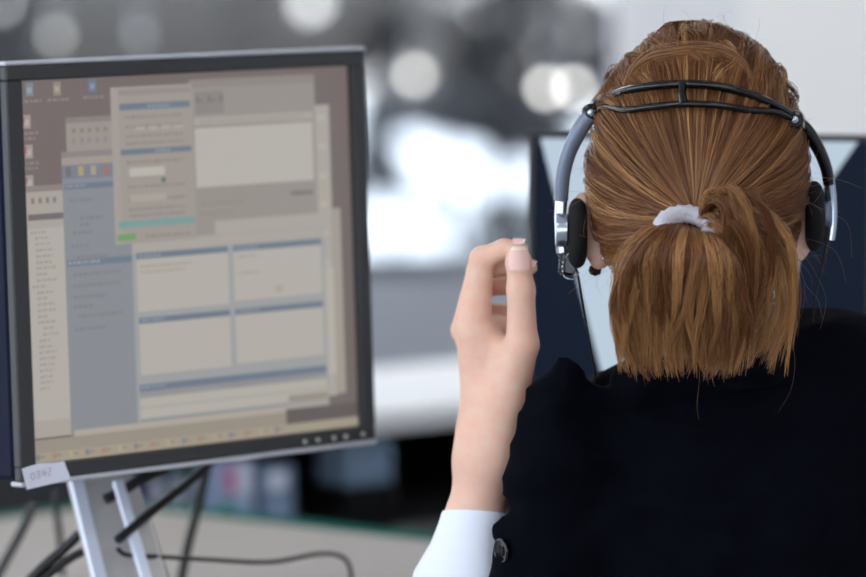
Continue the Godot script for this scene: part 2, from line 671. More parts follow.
func flat_card(mb: MB, o: Vector3, ex: Vector3, ey: Vector3) -> void:
	mb.poly([o, o + ex, o + ex + ey, o + ey])

func clutter() -> void:
	var w := deg_to_rad(YAW)
	var bs := Basis(Vector3.UP, w)
	var u := bs * Vector3.RIGHT
	var f0 := at(420, 407, 4.94)
	var sy := f0.y - 0.115
	# bottom edge of a thing on the shelf, from where it is seen
	var spot := func(px: float, back: float) -> Vector3:
		var d := (CF + CR * (px - CX) / F)
		var nrm := bs * Vector3.BACK
		var q := Vector3(f0.x, EYE.y, f0.z) - nrm * back
		d.y = 0
		var s := (q - EYE).dot(nrm) / d.dot(nrm)
		var hit := EYE + d * s
		return Vector3(hit.x, sy, hit.z)
	var pal := [Color(0.66, 0.74, 0.86), Color(0.8, 0.45, 0.6), Color(0.9, 0.92, 0.98), Color(0.5, 0.58, 0.68), Color(0.45, 0.53, 0.6), Color(0.3, 0.6, 0.5), Color(0.04, 0.04, 0.045)]
	for i in pal.size():
		var m := mat("card_%d" % i, pal[i], 0.7)
		m.metallic_specular = 0.3
	var items := [
		[230, 0.004, 0.052, 0.078, "carton", "pale blue carton with a pink and green print on the cabinet shelf", "box", 0, [[0.2, 0.55, 0.3, 0.35, 1], [0.55, 0.5, 0.35, 0.45, 2], [0.1, 0.15, 0.3, 0.3, 5]]],
		[273, 0.006, 0.045, 0.066, "carton", "blue-grey carton with a white panel beside the printed carton", "box", 3, [[0.15, 0.6, 0.6, 0.3, 2], [0.3, 0.2, 0.3, 0.2, 0]]],
		[367, 0.008, 0.075, 0.032, "carton", "flat black box under the small blue box on the dark shelf", "box", 6, []],
		[367, 0.004, 0.066, 0.048, "carton", "small blue box with a pale label on the dark shelf", "box", 4, [[0.1, 0.2, 0.8, 0.6, 3], [0.2, 0.4, 0.25, 0.25, 1], [0.6, 0.35, 0.25, 0.35, 0]]],
	]
	for it in items:
		var o: Vector3 = spot.call(it[0], it[1])
		if it[7] == 4:
			o.y += 0.0325
		var t := thing(it[4], it[5], it[6], o, "cartons on the dark shelf")
		var mb := MB.new()
		bx(mb, o + Vector3(0, it[3] / 2.0, 0) - bs * Vector3(0, 0, 0.03), Vector3(it[2], it[3], 0.06), 0.002, bs)
		obj("body", mb, M["card_%d" % it[7]], t)
		for q in it[8]:
			mb = MB.new()
			bx(mb, o + u * (it[2] * (q[0] + q[2] / 2 - 0.5)) + Vector3(0, it[3] * (q[1] + q[3] / 2), 0) + bs * Vector3(0, 0, 0.0006), Vector3(it[2] * q[2], it[3] * q[3], 0.001), 0.0002, bs)
			obj("printed_panel", mb, M["card_%d" % q[4]], t)
	var m2 := mat("folder_teal", Color(0.05, 0.36, 0.36), 0.5)
	var m3 := mat("folder_blue", Color(0.12, 0.2, 0.5), 0.5)
	var k := 0
	for q in [[150, m3, 0.03, "dark blue ring binder on the cabinet shelf beside the teal one"], [172, m2, 0.028, "teal ring binder on the cabinet shelf next to the dark blue one"], [192, m2, 0.02, "thin teal folder standing between the teal binder and the cartons"]]:
		var o: Vector3 = spot.call(q[0], 0.04)
		var t := thing("ring_binder", q[3], "binder", o, "binders on the dark shelf")
		var mb := MB.new()
		bx(mb, o + Vector3(0, 0.043, 0) - bs * Vector3(0, 0, 0.08), Vector3(q[2], 0.086, 0.16), 0.003, bs)
		obj("cover", mb, q[1], t)
		mb = MB.new()
		bx(mb, o + Vector3(0, 0.045, 0) + bs * Vector3(0, 0, 0.0006), Vector3(q[2] * 0.6, 0.035, 0.001), 0.0002, bs)
		obj("spine_label", mb, M.paper, t)
		k += 1

# ------------------------------------------------------------------ the monitor with windows on its screen
func ms(x: float, y: float, z: float) -> Vector3:
	return MX * Vector3(x, y, z)

func monitor_one() -> void:
	MX = Transform3D(Basis.from_euler(Vector3(deg_to_rad(0.09), deg_to_rad(41.65), deg_to_rad(0.38))).scaled(Vector3.ONE * 1.03), EYE + (Vector3(-0.18444, 1.0451, -3.40199) - EYE) * 1.03)
	var t := thing("monitor", "grey square computer monitor showing overlapping program windows, angled beside the woman", "monitor", Vector3(-0.22, 0.72, -3.44))
	var mb := MB.new()
	# housing: a box behind the bezel, stepped in to the back
	bx(mb, Vector3(0, 0.0005, -0.031), Vector3(0.359, 0.318, 0.046), 0.004)
	bx(mb, Vector3(0, -0.005, -0.06), Vector3(0.28, 0.24, 0.03), 0.01)
	obj("housing", mb, M.housing, t, MX)
	# bezel: four bars round the recessed screen
	mb = MB.new()
	bx(mb, Vector3(0, 0.153, -0.004), Vector3(0.359, 0.012, 0.009), 0.0015)
	bx(mb, Vector3(0, -0.1525, -0.004), Vector3(0.359, 0.012, 0.009), 0.0015)
	bx(mb, Vector3(-0.1718, 0, -0.004), Vector3(0.0154, 0.295, 0.009), 0.0012)
	bx(mb, Vector3(0.1728, 0, -0.004), Vector3(0.0136, 0.295, 0.009), 0.0012)
	obj("bezel", mb, M.bezel, t, MX)
	mb = MB.new()
	bx(mb, Vector3(0, 0.1605, -0.006), Vector3(0.3605, 0.0032, 0.014), 0.0012)
	bx(mb, Vector3(0, -0.1605, -0.006), Vector3(0.3605, 0.0036, 0.014), 0.0012)
	bx(mb, Vector3(0.18, 0, -0.007), Vector3(0.0016, 0.322, 0.01), 0.0006)
	obj("silver_rim", mb, M.rim_silver, t, MX)
	# screen
	mb = MB.new()
	var s := mb.v.size()
	for q in [[-0.165, -0.1475, 0, 1], [0.167, -0.1475, 1, 1], [0.167, 0.1475, 1, 0], [-0.165, 0.1475, 0, 0]]:
		mb.vert(Vector3(q[0], q[1], -0.006), Vector3.BACK, Vector2(q[2], q[3]))
	mb.ix.append_array([s, s + 1, s + 2, s, s + 2, s + 3])
	var m := mat("screen_picture", Color(0.03, 0.03, 0.03), 0.45)
	m.emission_enabled = true
	m.emission = Color.WHITE
	m.emission_operator = BaseMaterial3D.EMISSION_OP_MULTIPLY
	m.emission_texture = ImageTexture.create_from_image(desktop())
	m.emission_energy_multiplier = 0.62
	m.texture_repeat = false
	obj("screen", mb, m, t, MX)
	for q in [[0.1027, -0.1535], [0.1165, -0.1535], [0.1335, -0.1535], [0.1463, -0.1535], [0.1645, -0.153]]:
		mb = MB.new()
		lathe(mb, [Vector2(0, 0.0042), Vector2(0.0004, 0.0042), Vector2(0.0006, 0.0034)], Vector3(q[0], q[1], 0.0004), Basis(Vector3.RIGHT, PI / 2), 16)
		var b := obj("button", mb, M.black_gloss, t, MX)
		mb = MB.new()
		lathe(mb, [Vector2(0, 0.0021), Vector2(0.0012, 0.0019), Vector2(0.0018, 0.0012), Vector2(0.002, 0.00001)], Vector3(q[0], q[1], 0.0008), Basis(Vector3.RIGHT, PI / 2), 14)
		obj("button_cap", mb, M.plate, b, MX)
	# stand: a sloping grey neck between two bright rails, on a foot plate
	var inv := MX.affine_inverse()
	var top_l := inv * at(76, 474, 3.448 * 1.03)
	var bot_l := inv * at(118, 648, 3.39 * 1.03)
	var top_r := inv * at(119, 480, 3.44 * 1.03)
	var bot_r := inv * at(169, 652, 3.38 * 1.03)
	mb = MB.new()
	rail(mb, top_l, bot_l, 0.0115, 0.004)
	obj("stand_rail", mb, M.rail_white, t, MX)
	mb = MB.new()
	rail(mb, top_r, bot_r, 0.009, 0.004)
	obj("stand_rail", mb, M.rail_white, t, MX)
	mb = MB.new()
	var b2 := Vector3(0, 0, -0.012)
	var right_top := top_r + Vector3(0.03, 0.0, -0.004)
	var right_bot := bot_r + Vector3(0.03, 0, -0.004)
	slab(mb, top_l + b2, right_top + b2, right_bot + b2, bot_l + b2, 0.006)
	obj("stand_neck", mb, M.plate, t, MX)
	mb = MB.new()
	var f := (bot_l + bot_r) / 2
	var fp := MX * Vector3(f.x, 0.0, f.z - 0.03)
	bx(mb, Vector3(fp.x, 0.7285, fp.z), Vector3(0.22, 0.016, 0.2), 0.004, Basis(Vector3.UP, deg_to_rad(YAW)))
	obj("stand_foot", mb, M.plate, t)
	var l := AreaLight3D.new()
	l.name = "screen_light"
	l.area_size = Vector2(0.32, 0.29)
	l.light_energy = 0.02
	l.light_color = Color(0.95, 0.9, 0.85)
	l.shadow_enabled = true
	l.area_range = 30.0
	t.add_child(l, true)
	l.position = MX * Vector3(0, 0, 0.006) - t.position
	l.rotation = Vector3(0, deg_to_rad(YAW) + PI, 0)
	# taped paper slip
	var n := thing("paper_slip", "small white paper slip with faint handwriting stuck to the monitor corner", "note", ms(-0.157, -0.163, 0.0015))
	mb = MB.new()
	var row := []
	for j in 2:
		for i in 6:
			var fx := i / 5.0
			var a := Vector2(-0.1795, -0.1478).lerp(Vector2(-0.1395, -0.1445), fx) + Vector2(0, 0.0012 * sin(fx * 5.0))
			var b := Vector2(-0.1764, -0.164).lerp(Vector2(-0.1344, -0.1598), fx)
			var q := a.lerp(b, float(j))
			row.append(Vector3(q.x, q.y, 0.0022 + 0.0012 * sin(fx * 3.0) + 0.001 * j))
	for i in 5:
		mb.poly([row[i], row[i + 1], row[i + 7], row[i + 6]], Vector3(0.05 * cos(i), 0, 1).normalized())
		mb.poly([row[i] - Vector3(0, 0, 0.0003), row[i + 1] - Vector3(0, 0, 0.0003), row[i + 7] - Vector3(0, 0, 0.0003), row[i + 6] - Vector3(0, 0, 0.0003)], Vector3.FORWARD)
	obj("sheet", mb, M.paper, n, MX)
	mb = MB.new()
	var glyph := [
		[[0.2, 1], [0, 0.7], [0, 0.3], [0.25, 0], [0.5, 0.3], [0.5, 0.75], [0.2, 1]],
		[[0, 1], [0.5, 0.95], [0.2, 0.55], [0.5, 0.3], [0.3, 0], [0, 0.1]],
		[[0.35, 1], [0, 0.4], [0.55, 0.42], [0.4, 0.7], [0.38, 0]],
		[[0, 0.8], [0.3, 1], [0.5, 0.75], [0, 0], [0.55, 0.05]]]
	for i in 4:
		var pts := []
		for g in glyph[i]:
			pts.append(Vector3(-0.1725 + i * 0.0052 + g[0] * 0.0065, -0.157 + i * 0.0007 + g[1] * 0.0055, 0.0042))
		tube(mb, spline(pts, 4), func(_u): return 0.00028, 5)
	obj("handwriting", mb, M.ink, n, MX)

func rail(mb: MB, a: Vector3, b: Vector3, w: float, th: float) -> void:
	slab(mb, a - Vector3(w / 2, 0, 0), a + Vector3(w / 2, 0, 0), b + Vector3(w / 2, 0, 0), b - Vector3(w / 2, 0, 0), th)

func slab(mb: MB, a: Vector3, b: Vector3, c: Vector3, d: Vector3, th: float) -> void:
	var nn := (b - a).cross(d - a).normalized()
	if nn.z < 0:
		nn = -nn
	var k := nn * th
	mb.poly([a, b, c, d], nn)
	mb.poly([a - k, b - k, c - k, d - k], -nn)
	var q := [a, b, c, d]
	var cen := (a + b + c + d) / 4.0
	for i in 4:
		var s: Vector3 = q[i]
		var e: Vector3 = q[(i + 1) % 4]
		var g := (e - s).cross(nn).normalized()
		if g.dot((s + e) / 2 - cen) < 0:
			g = -g
		mb.poly([s, e, e - k, s - k], g)

func desktop() -> Image:
	var W := 990
	var H := 880
	var im := Image.create(W, H, false, Image.FORMAT_RGB8)
	var bgc := Color8(116, 103, 101)
	im.fill(bgc)
	var rc := func(u0: float, v0: float, u1: float, v1: float, c: Color) -> void:
		u0 = u0 * 0.9545 - 0.0046; u1 = u1 * 0.9545 - 0.0046; v0 = v0 * 0.9915 - 0.0052; v1 = v1 * 0.9915 - 0.0052
		im.fill_rect(Rect2i(int(u0 * W), int(v0 * H), maxi(1, int((u1 - u0) * W)), maxi(1, int((v1 - v0) * H))), c)
	var g := RandomNumberGenerator.new()
	g.seed = 5
	# a run of small dark dashes: print too small to read
	var dash := func(u0: float, v0: float, u1: float, c: Color, h := 0.008) -> void:
		var u := u0
		while u < u1:
			var l := g.randf_range(0.004, 0.014)
			rc.call(u, v0, minf(u + l, u1), v0 + h, c)
			u += l + 0.004
	var grey := Color8(160, 151, 142)
	var lite := Color8(178, 171, 161)
	var white := Color8(188, 183, 171)
	var blue := Color8(104, 124, 146)
	var dark := Color8(112, 105, 103)
	var ink := Color8(146, 138, 131)
	# desktop icons
	for q in [[0.043, 0.032, Color8(126, 152, 178)], [0.125, 0.033, Color8(172, 160, 122)], [0.232, 0.03, Color8(100, 128, 176)], [0.031, 0.116, Color8(190, 175, 170)], [0.034, 0.194, Color8(190, 175, 170)], [0.033, 0.273, Color8(180, 180, 182)]]:
		q[2] = q[2].lerp(bgc, 0.3)
		rc.call(q[0] - 0.012, q[1] - 0.018, q[0] + 0.012, q[1] + 0.018, q[2])
		rc.call(q[0] - 0.008, q[1] - 0.006, q[0] + 0.006, q[1] + 0.01, q[2].lightened(0.25))
		dash.call(q[0] - 0.03, q[1] + 0.026, q[0] + 0.034, Color8(146, 135, 132), 0.008)
		if q[1] > 0.1:
			rc.call(q[0] - 0.02, q[1] - 0.014, q[0] - 0.006, q[1] + 0.004, Color8(176, 92, 88))
			dash.call(q[0] - 0.03, q[1] + 0.04, q[0] + 0.024, Color8(146, 135, 132), 0.008)
	# strip of the rearmost windows, right
	rc.call(0.9, 0.112, 0.985, 0.92, lite)
	rc.call(0.985, 0.4, 1.012, 0.915, Color8(170, 160, 148))
	for i in 9:
		rc.call(0.945, 0.14 + i * 0.08, 0.97, 0.155 + i * 0.08, white)
	rc.call(0.955, 0.56, 0.985, 0.86, white)
	# window with the big white field
	rc.call(0.53, 0.026, 0.938, 0.46, Color8(156, 148, 140))
	rc.call(0.53, 0.026, 0.938, 0.05, Color8(146, 136, 130))
	dash.call(0.55, 0.035, 0.75, ink)
	rc.call(0.55, 0.06, 0.64, 0.12, Color8(142, 134, 130))
	for i in 7:
		rc.call(0.55 + i * 0.013, 0.07 + 0.01 * (i % 3), 0.56 + i * 0.013, 0.09, Color8(120, 116, 120))
	rc.call(0.545, 0.13, 0.93, 0.15, lite)
	dash.call(0.56, 0.137, 0.9, grey)
	rc.call(0.545, 0.158, 0.928, 0.318, Color8(190, 186, 176))
	dash.call(0.85, 0.345, 0.92, Color8(104, 98, 108), 0.012)
	dash.call(0.56, 0.36, 0.7, ink)
	dash.call(0.56, 0.385, 0.66, ink)
	rc.call(0.6, 0.41, 0.94, 0.45, lite)
	# small tool window
	rc.call(0.147, 0.11, 0.3, 0.22, grey)
	rc.call(0.147, 0.11, 0.3, 0.125, Color8(140, 130, 128))
	for i in 5:
		rc.call(0.165 + i * 0.024, 0.14, 0.177 + i * 0.024, 0.152, Color8(140, 128, 112))
		rc.call(0.165 + i * 0.024, 0.165, 0.175 + i * 0.024, 0.18, Color8(150, 132, 130))
	# list window, far left
	rc.call(0.018, 0.283, 0.14, 0.945, Color8(176, 168, 158))
	rc.call(0.018, 0.283, 0.14, 0.3, Color8(142, 132, 126))
	for i in 4:
		rc.call(0.035 + i * 0.022, 0.315, 0.045 + i * 0.022, 0.33, Color8(130, 120, 116))
	rc.call(0.024, 0.358, 0.14, 0.375, Color8(112, 106, 104))
	rc.call(0.02, 0.395, 0.14, 0.9, Color8(186, 179, 169))
	for i in 27:
		var ind: float = 0.04 + (0.012 if i % 9 else 0.0) + (0.014 if i > 15 and i < 19 else 0.0)
		rc.call(ind - 0.008, 0.402 + i * 0.0158, ind - 0.003, 0.409 + i * 0.0158, ink)
		dash.call(ind, 0.402 + i * 0.0158, ind + g.randf_range(0.02, 0.05), Color8(158, 150, 143), 0.006)
	# blue-grey side window
	rc.call(0.13, 0.2, 0.345, 0.95, Color8(136, 143, 152))
	rc.call(0.13, 0.2, 0.3, 0.215, Color8(142, 132, 132))
	rc.call(0.13, 0.215, 0.3, 0.235, Color8(166, 156, 146))
	rc.call(0.13, 0.235, 0.3, 0.272, Color8(118, 130, 150))
	for i in 4:
		rc.call(0.142 + i * 0.038, 0.24, 0.158 + i * 0.038, 0.266, [Color8(110, 110, 116), Color8(186, 162, 96), Color8(176, 160, 130), Color8(172, 110, 108)][i])
	rc.call(0.136, 0.284, 0.3, 0.3, blue)
	dash.call(0.14, 0.288, 0.2, Color8(150, 160, 172), 0.006)
	for q in [[0.15, 0.325, 0.22], [0.18, 0.372, 0.25], [0.18, 0.39, 0.21], [0.158, 0.41, 0.215], [0.15, 0.445, 0.21], [0.155, 0.475, 0.26], [0.155, 0.52, 0.3], [0.152, 0.55, 0.3], [0.152, 0.58, 0.25], [0.152, 0.605, 0.21], [0.165, 0.63, 0.3], [0.152, 0.665, 0.25]]:
		dash.call(q[0], q[1], q[2], Color8(122, 127, 135), 0.009)
	rc.call(0.135, 0.485, 0.34, 0.503, blue)
	dash.call(0.14, 0.489, 0.24, Color8(158, 166, 178), 0.007)
	# main form
	rc.call(0.335, 0.447, 0.955, 0.944, Color8(172, 165, 155))
	rc.call(0.34, 0.452, 0.95, 0.478, lite)
	rc.call(0.335, 0.478, 0.955, 0.93, Color8(160, 164, 166))
	for q in [[0.348, 0.482, 0.638, 0.64], [0.655, 0.482, 0.943, 0.634], [0.35, 0.654, 0.638, 0.808], [0.655, 0.654, 0.943, 0.804]]:
		rc.call(q[0], q[1] + 0.016, q[2], q[3], Color8(187, 182, 172))
		rc.call(q[0], q[1], q[2], q[1] + 0.017, blue)
		dash.call(q[0] + 0.01, q[1] + 0.005, q[0] + 0.08, Color8(150, 160, 172), 0.006)
	dash.call(0.36, 0.515, 0.52, Color8(168, 152, 140), 0.006)
	dash.call(0.36, 0.53, 0.5, Color8(178, 150, 128), 0.006)
	dash.call(0.67, 0.51, 0.73, Color8(160, 152, 146), 0.006)
	dash.call(0.67, 0.555, 0.74, Color8(160, 152, 146), 0.006)
	rc.call(0.79, 0.6, 0.815, 0.62, Color8(176, 168, 146))
	rc.call(0.345, 0.833, 0.95, 0.852, blue)
	dash.call(0.35, 0.838, 0.43, Color8(150, 160, 172), 0.006)
	rc.call(0.345, 0.852, 0.95, 0.868, Color8(150, 150, 152))
	dash.call(0.6, 0.857, 0.9, ink, 0.006)
	rc.call(0.345, 0.87, 0.95, 0.895, Color8(188, 182, 170))
	rc.call(0.345, 0.898, 0.95, 0.925, Color8(188, 182, 170))
	rc.call(0.82, 0.905, 0.95, 0.925, Color8(156, 146, 130))
	rc.call(0.345, 0.928, 0.82, 0.932, Color8(120, 134, 150))
	# desktop strip right under the form and the task bar
	rc.call(0.81, 0.944, 1.06, 0.985, Color8(98, 88, 88))
	rc.call(0.14, 0.934, 0.81, 0.958, Color8(180, 172, 156))
	rc.call(0.0, 0.95, 0.81, 0.985, Color8(158, 147, 130))
	rc.call(0.0, 0.985, 1.06, 1.03, Color8(170, 158, 134))
	for i in 16:
		rc.call(0.02 + i * 0.05, 0.992, 0.05 + i * 0.05, 1.0, Color8(150, 138, 118))
		rc.call(0.022 + i * 0.05, 0.988, 0.034 + i * 0.05, 1.004, [Color8(120, 130, 150), Color8(176, 130, 120), Color8(188, 170, 130)][i % 3])
	# tall form in front
	rc.call(0.286, 0.037, 0.54, 0.455, Color8(164, 156, 147))
	rc.call(0.286, 0.037, 0.31, 0.455, Color8(170, 162, 152))
	rc.call(0.31, 0.045, 0.535, 0.06, Color8(152, 143, 138))
	rc.call(0.312, 0.082, 0.533, 0.1, blue)
	dash.call(0.4, 0.087, 0.47, Color8(150, 160, 174), 0.007)
	for q in [[0.33, 0.115], [0.33, 0.14], [0.33, 0.165], [0.33, 0.185], [0.33, 0.235], [0.33, 0.3], [0.33, 0.335], [0.33, 0.36], [0.33, 0.377]]:
		dash.call(q[0], q[1], 0.51, Color8(142, 133, 127), 0.007)
	for i in 4:
		rc.call(0.36 + i * 0.04, 0.145, 0.39 + i * 0.04, 0.155, Color8(180, 172, 162))
	rc.call(0.312, 0.203, 0.533, 0.219, blue)
	dash.call(0.42, 0.208, 0.47, Color8(150, 160, 174), 0.007)
	rc.call(0.337, 0.253, 0.448, 0.277, Color8(194, 190, 178))
	rc.call(0.436, 0.283, 0.448, 0.296, Color8(70, 112, 92))
	rc.call(0.335, 0.325, 0.45, 0.345, Color8(176, 168, 156))
	rc.call(0.297, 0.393, 0.536, 0.412, Color8(112, 164, 160))
	rc.call(0.293, 0.428, 0.35, 0.446, Color8(96, 168, 92))
	dash.call(0.38, 0.434, 0.52, Color8(142, 133, 127), 0.007)
	for y in H:  # greys the whole picture: veiling glare painted into its colours
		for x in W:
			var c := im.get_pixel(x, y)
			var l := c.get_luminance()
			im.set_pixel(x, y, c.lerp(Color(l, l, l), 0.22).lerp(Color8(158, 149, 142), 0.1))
	return im

# ------------------------------------------------------------------ the screen in front of her
func monitor_two() -> void:
	var c := at(700, 262, 3.78)
	c.y = at(700, 262, 3.78).y
	var xf := Transform3D(Basis(Vector3.UP, deg_to_rad(-5.0)) * Basis(Vector3.FORWARD, deg_to_rad(2.0)), c)
	var t := thing("monitor", "thin-rimmed flat monitor with a pale blue and navy screen behind the woman's head", "monitor", Vector3(c.x, 0.72, c.z))
	var W := 0.302
	var H := 0.225
	var mb := MB.new()
	bx(mb, Vector3(0, 0, -0.022), Vector3(W - 0.004, H - 0.004, 0.034), 0.004)
	obj("housing", mb, M.bezel, t, xf)
	mb = MB.new()
	for s in [-1.0, 1.0]:
		bx(mb, Vector3(0, s * (H / 2 - 0.003), -0.003), Vector3(W, 0.006, 0.01), 0.0012)
		bx(mb, Vector3(s * (W / 2 - 0.003), 0, -0.003), Vector3(0.006, H - 0.012, 0.01), 0.0012)
	obj("bezel", mb, M.bezel, t, xf)
	mb = MB.new()
	var s0 := mb.v.size()
	for q in [[-1, -1, 0, 1], [1, -1, 1, 1], [1, 1, 1, 0], [-1, 1, 0, 0]]:
		mb.vert(Vector3(q[0] * (W / 2 - 0.005), q[1] * (H / 2 - 0.005), -0.003), Vector3.BACK, Vector2(q[2], q[3]))
	mb.ix.append_array([s0, s0 + 1, s0 + 2, s0, s0 + 2, s0 + 3])
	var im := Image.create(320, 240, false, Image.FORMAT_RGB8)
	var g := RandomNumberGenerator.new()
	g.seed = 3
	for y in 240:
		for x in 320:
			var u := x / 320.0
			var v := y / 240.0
			# two flat tones: a pale funnel on a navy ground
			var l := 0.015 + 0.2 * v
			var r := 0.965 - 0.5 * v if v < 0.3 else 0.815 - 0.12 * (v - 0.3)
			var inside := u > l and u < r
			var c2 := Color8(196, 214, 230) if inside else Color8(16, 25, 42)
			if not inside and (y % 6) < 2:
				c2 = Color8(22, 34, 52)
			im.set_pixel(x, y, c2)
	var m := mat("screen_two_tone", Color(0.02, 0.02, 0.03), 0.5, 0.0, 0.2)
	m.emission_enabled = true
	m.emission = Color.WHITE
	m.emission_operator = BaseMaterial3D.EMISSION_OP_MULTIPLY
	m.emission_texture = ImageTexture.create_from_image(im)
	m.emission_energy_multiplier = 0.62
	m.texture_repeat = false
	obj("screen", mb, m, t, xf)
	mb = MB.new()
	bx(mb, Vector3(c.x, (c.y - 0.05 + 0.739) / 2, c.z - 0.05), Vector3(0.05, c.y - 0.05 - 0.739, 0.02), 0.004)
	obj("stand_neck", mb, M.bezel, t)
	mb = MB.new()
	bx(mb, Vector3(c.x, 0.7305, c.z - 0.03), Vector3(0.2, 0.018, 0.16), 0.005)
	obj("stand_foot", mb, M.bezel, t)
	var l := AreaLight3D.new()
	l.name = "screen_light"
	l.area_size = Vector2(W - 0.02, H - 0.02)
	l.light_energy = 0.015
	l.light_color = Color(0.85, 0.92, 1.0)
	l.shadow_enabled = true
	l.area_range = 30.0
	t.add_child(l, true)
	l.position = Vector3(0, c.y - 0.72, 0.006)
	l.rotation = Vector3(0, PI + deg_to_rad(-5.0), 0)

# ------------------------------------------------------------------ cables under the monitor
func cables() -> void:
	var list := [
		["power_cable", "thick black cable with a plug hanging from the monitor's back", [[168, 462, 3.574], [150, 472, 3.564], [128, 487, 3.554], [106, 499, 3.543]], 0.0045, true],
		["video_cable", "thick black cable slanting behind the monitor stand from upper right", [[222, 452, 3.626], [195, 477, 3.595], [160, 505, 3.554], [118, 540, 3.512]], 0.0038, false],
		["network_cable", "thin black cable looping across the beige desk to the right", [[118, 549, 3.512], [128, 555, 3.523], [165, 557, 3.554], [215, 560, 3.605], [270, 562, 3.656], [318, 554, 3.687], [340, 556, 3.708], [350, 568, 3.708], [352, 600, 3.708]], 0.0019, false],
		["power_cable", "black cable bending down left of the bright stand rail", [[80, 533, 3.564], [66, 547, 3.564], [44, 566, 3.564], [20, 590, 3.564]], 0.0042, false],
		["video_cable", "short black cable crossing low behind the bright stand rail", [[92, 548, 3.564], [74, 556, 3.564], [50, 573, 3.564], [30, 592, 3.564]], 0.0036, false],
		["power_cable", "blurred grey cable hanging steeply behind the desk cables", [[208, 462, 3.832], [200, 500, 3.852], [188, 545, 3.873], [178, 600, 3.893]], 0.0042, false],
		["network_cable", "faint grey cable leaning right beside the stand neck", [[146, 520, 3.811], [156, 552, 3.821], [172, 600, 3.832]], 0.003, false],
		["network_cable", "blurred dark cable at the left edge under the monitor", [[34, 505, 3.863], [22, 530, 3.863], [8, 556, 3.863], [-10, 590, 3.863]], 0.0042, false],
		["network_cable", "blurred upright grey cable just left of the stand", [[56, 492, 3.893], [57, 515, 3.893], [60, 540, 3.893], [62, 575, 3.914]], 0.003, false],
	]
	for q in list:
		var pts := []
		for p in q[2]:
			pts.append(at(p[0], p[1], p[2]))
		var t := thing(q[0], q[1], "cable", pts[-1], "cables under the monitor")
		var mb := MB.new()
		var rr: float = q[3]
		tube(mb, spline(pts, 8), func(_u): return rr, 12)
		obj("sheath", mb, M.cable, t)
		if q[4]:
			mb = MB.new()
			tube(mb, PackedVector3Array([pts[0].lerp(pts[1], 0.3), pts[1], pts[1].lerp(pts[2], 0.5)]), func(u): return 0.0085 - 0.003 * u, 12)
			obj("plug", mb, M.cable, t)

# ------------------------------------------------------------------ headset
func band_z(px: float, py: float, lift: float) -> Vector3:
	# a point lying on the hair at that height and side of the head
	var q := kk(px, py, 3.28)
	var s := 1.0 - pow(q.x / 0.0865, 2) - pow((q.y - 0.008) / 0.1235, 2)
	var z := 0.104 * sqrt(maxf(s, 0.02)) + lift
	var d := 3.355 - z
	return kk(px, py, d)

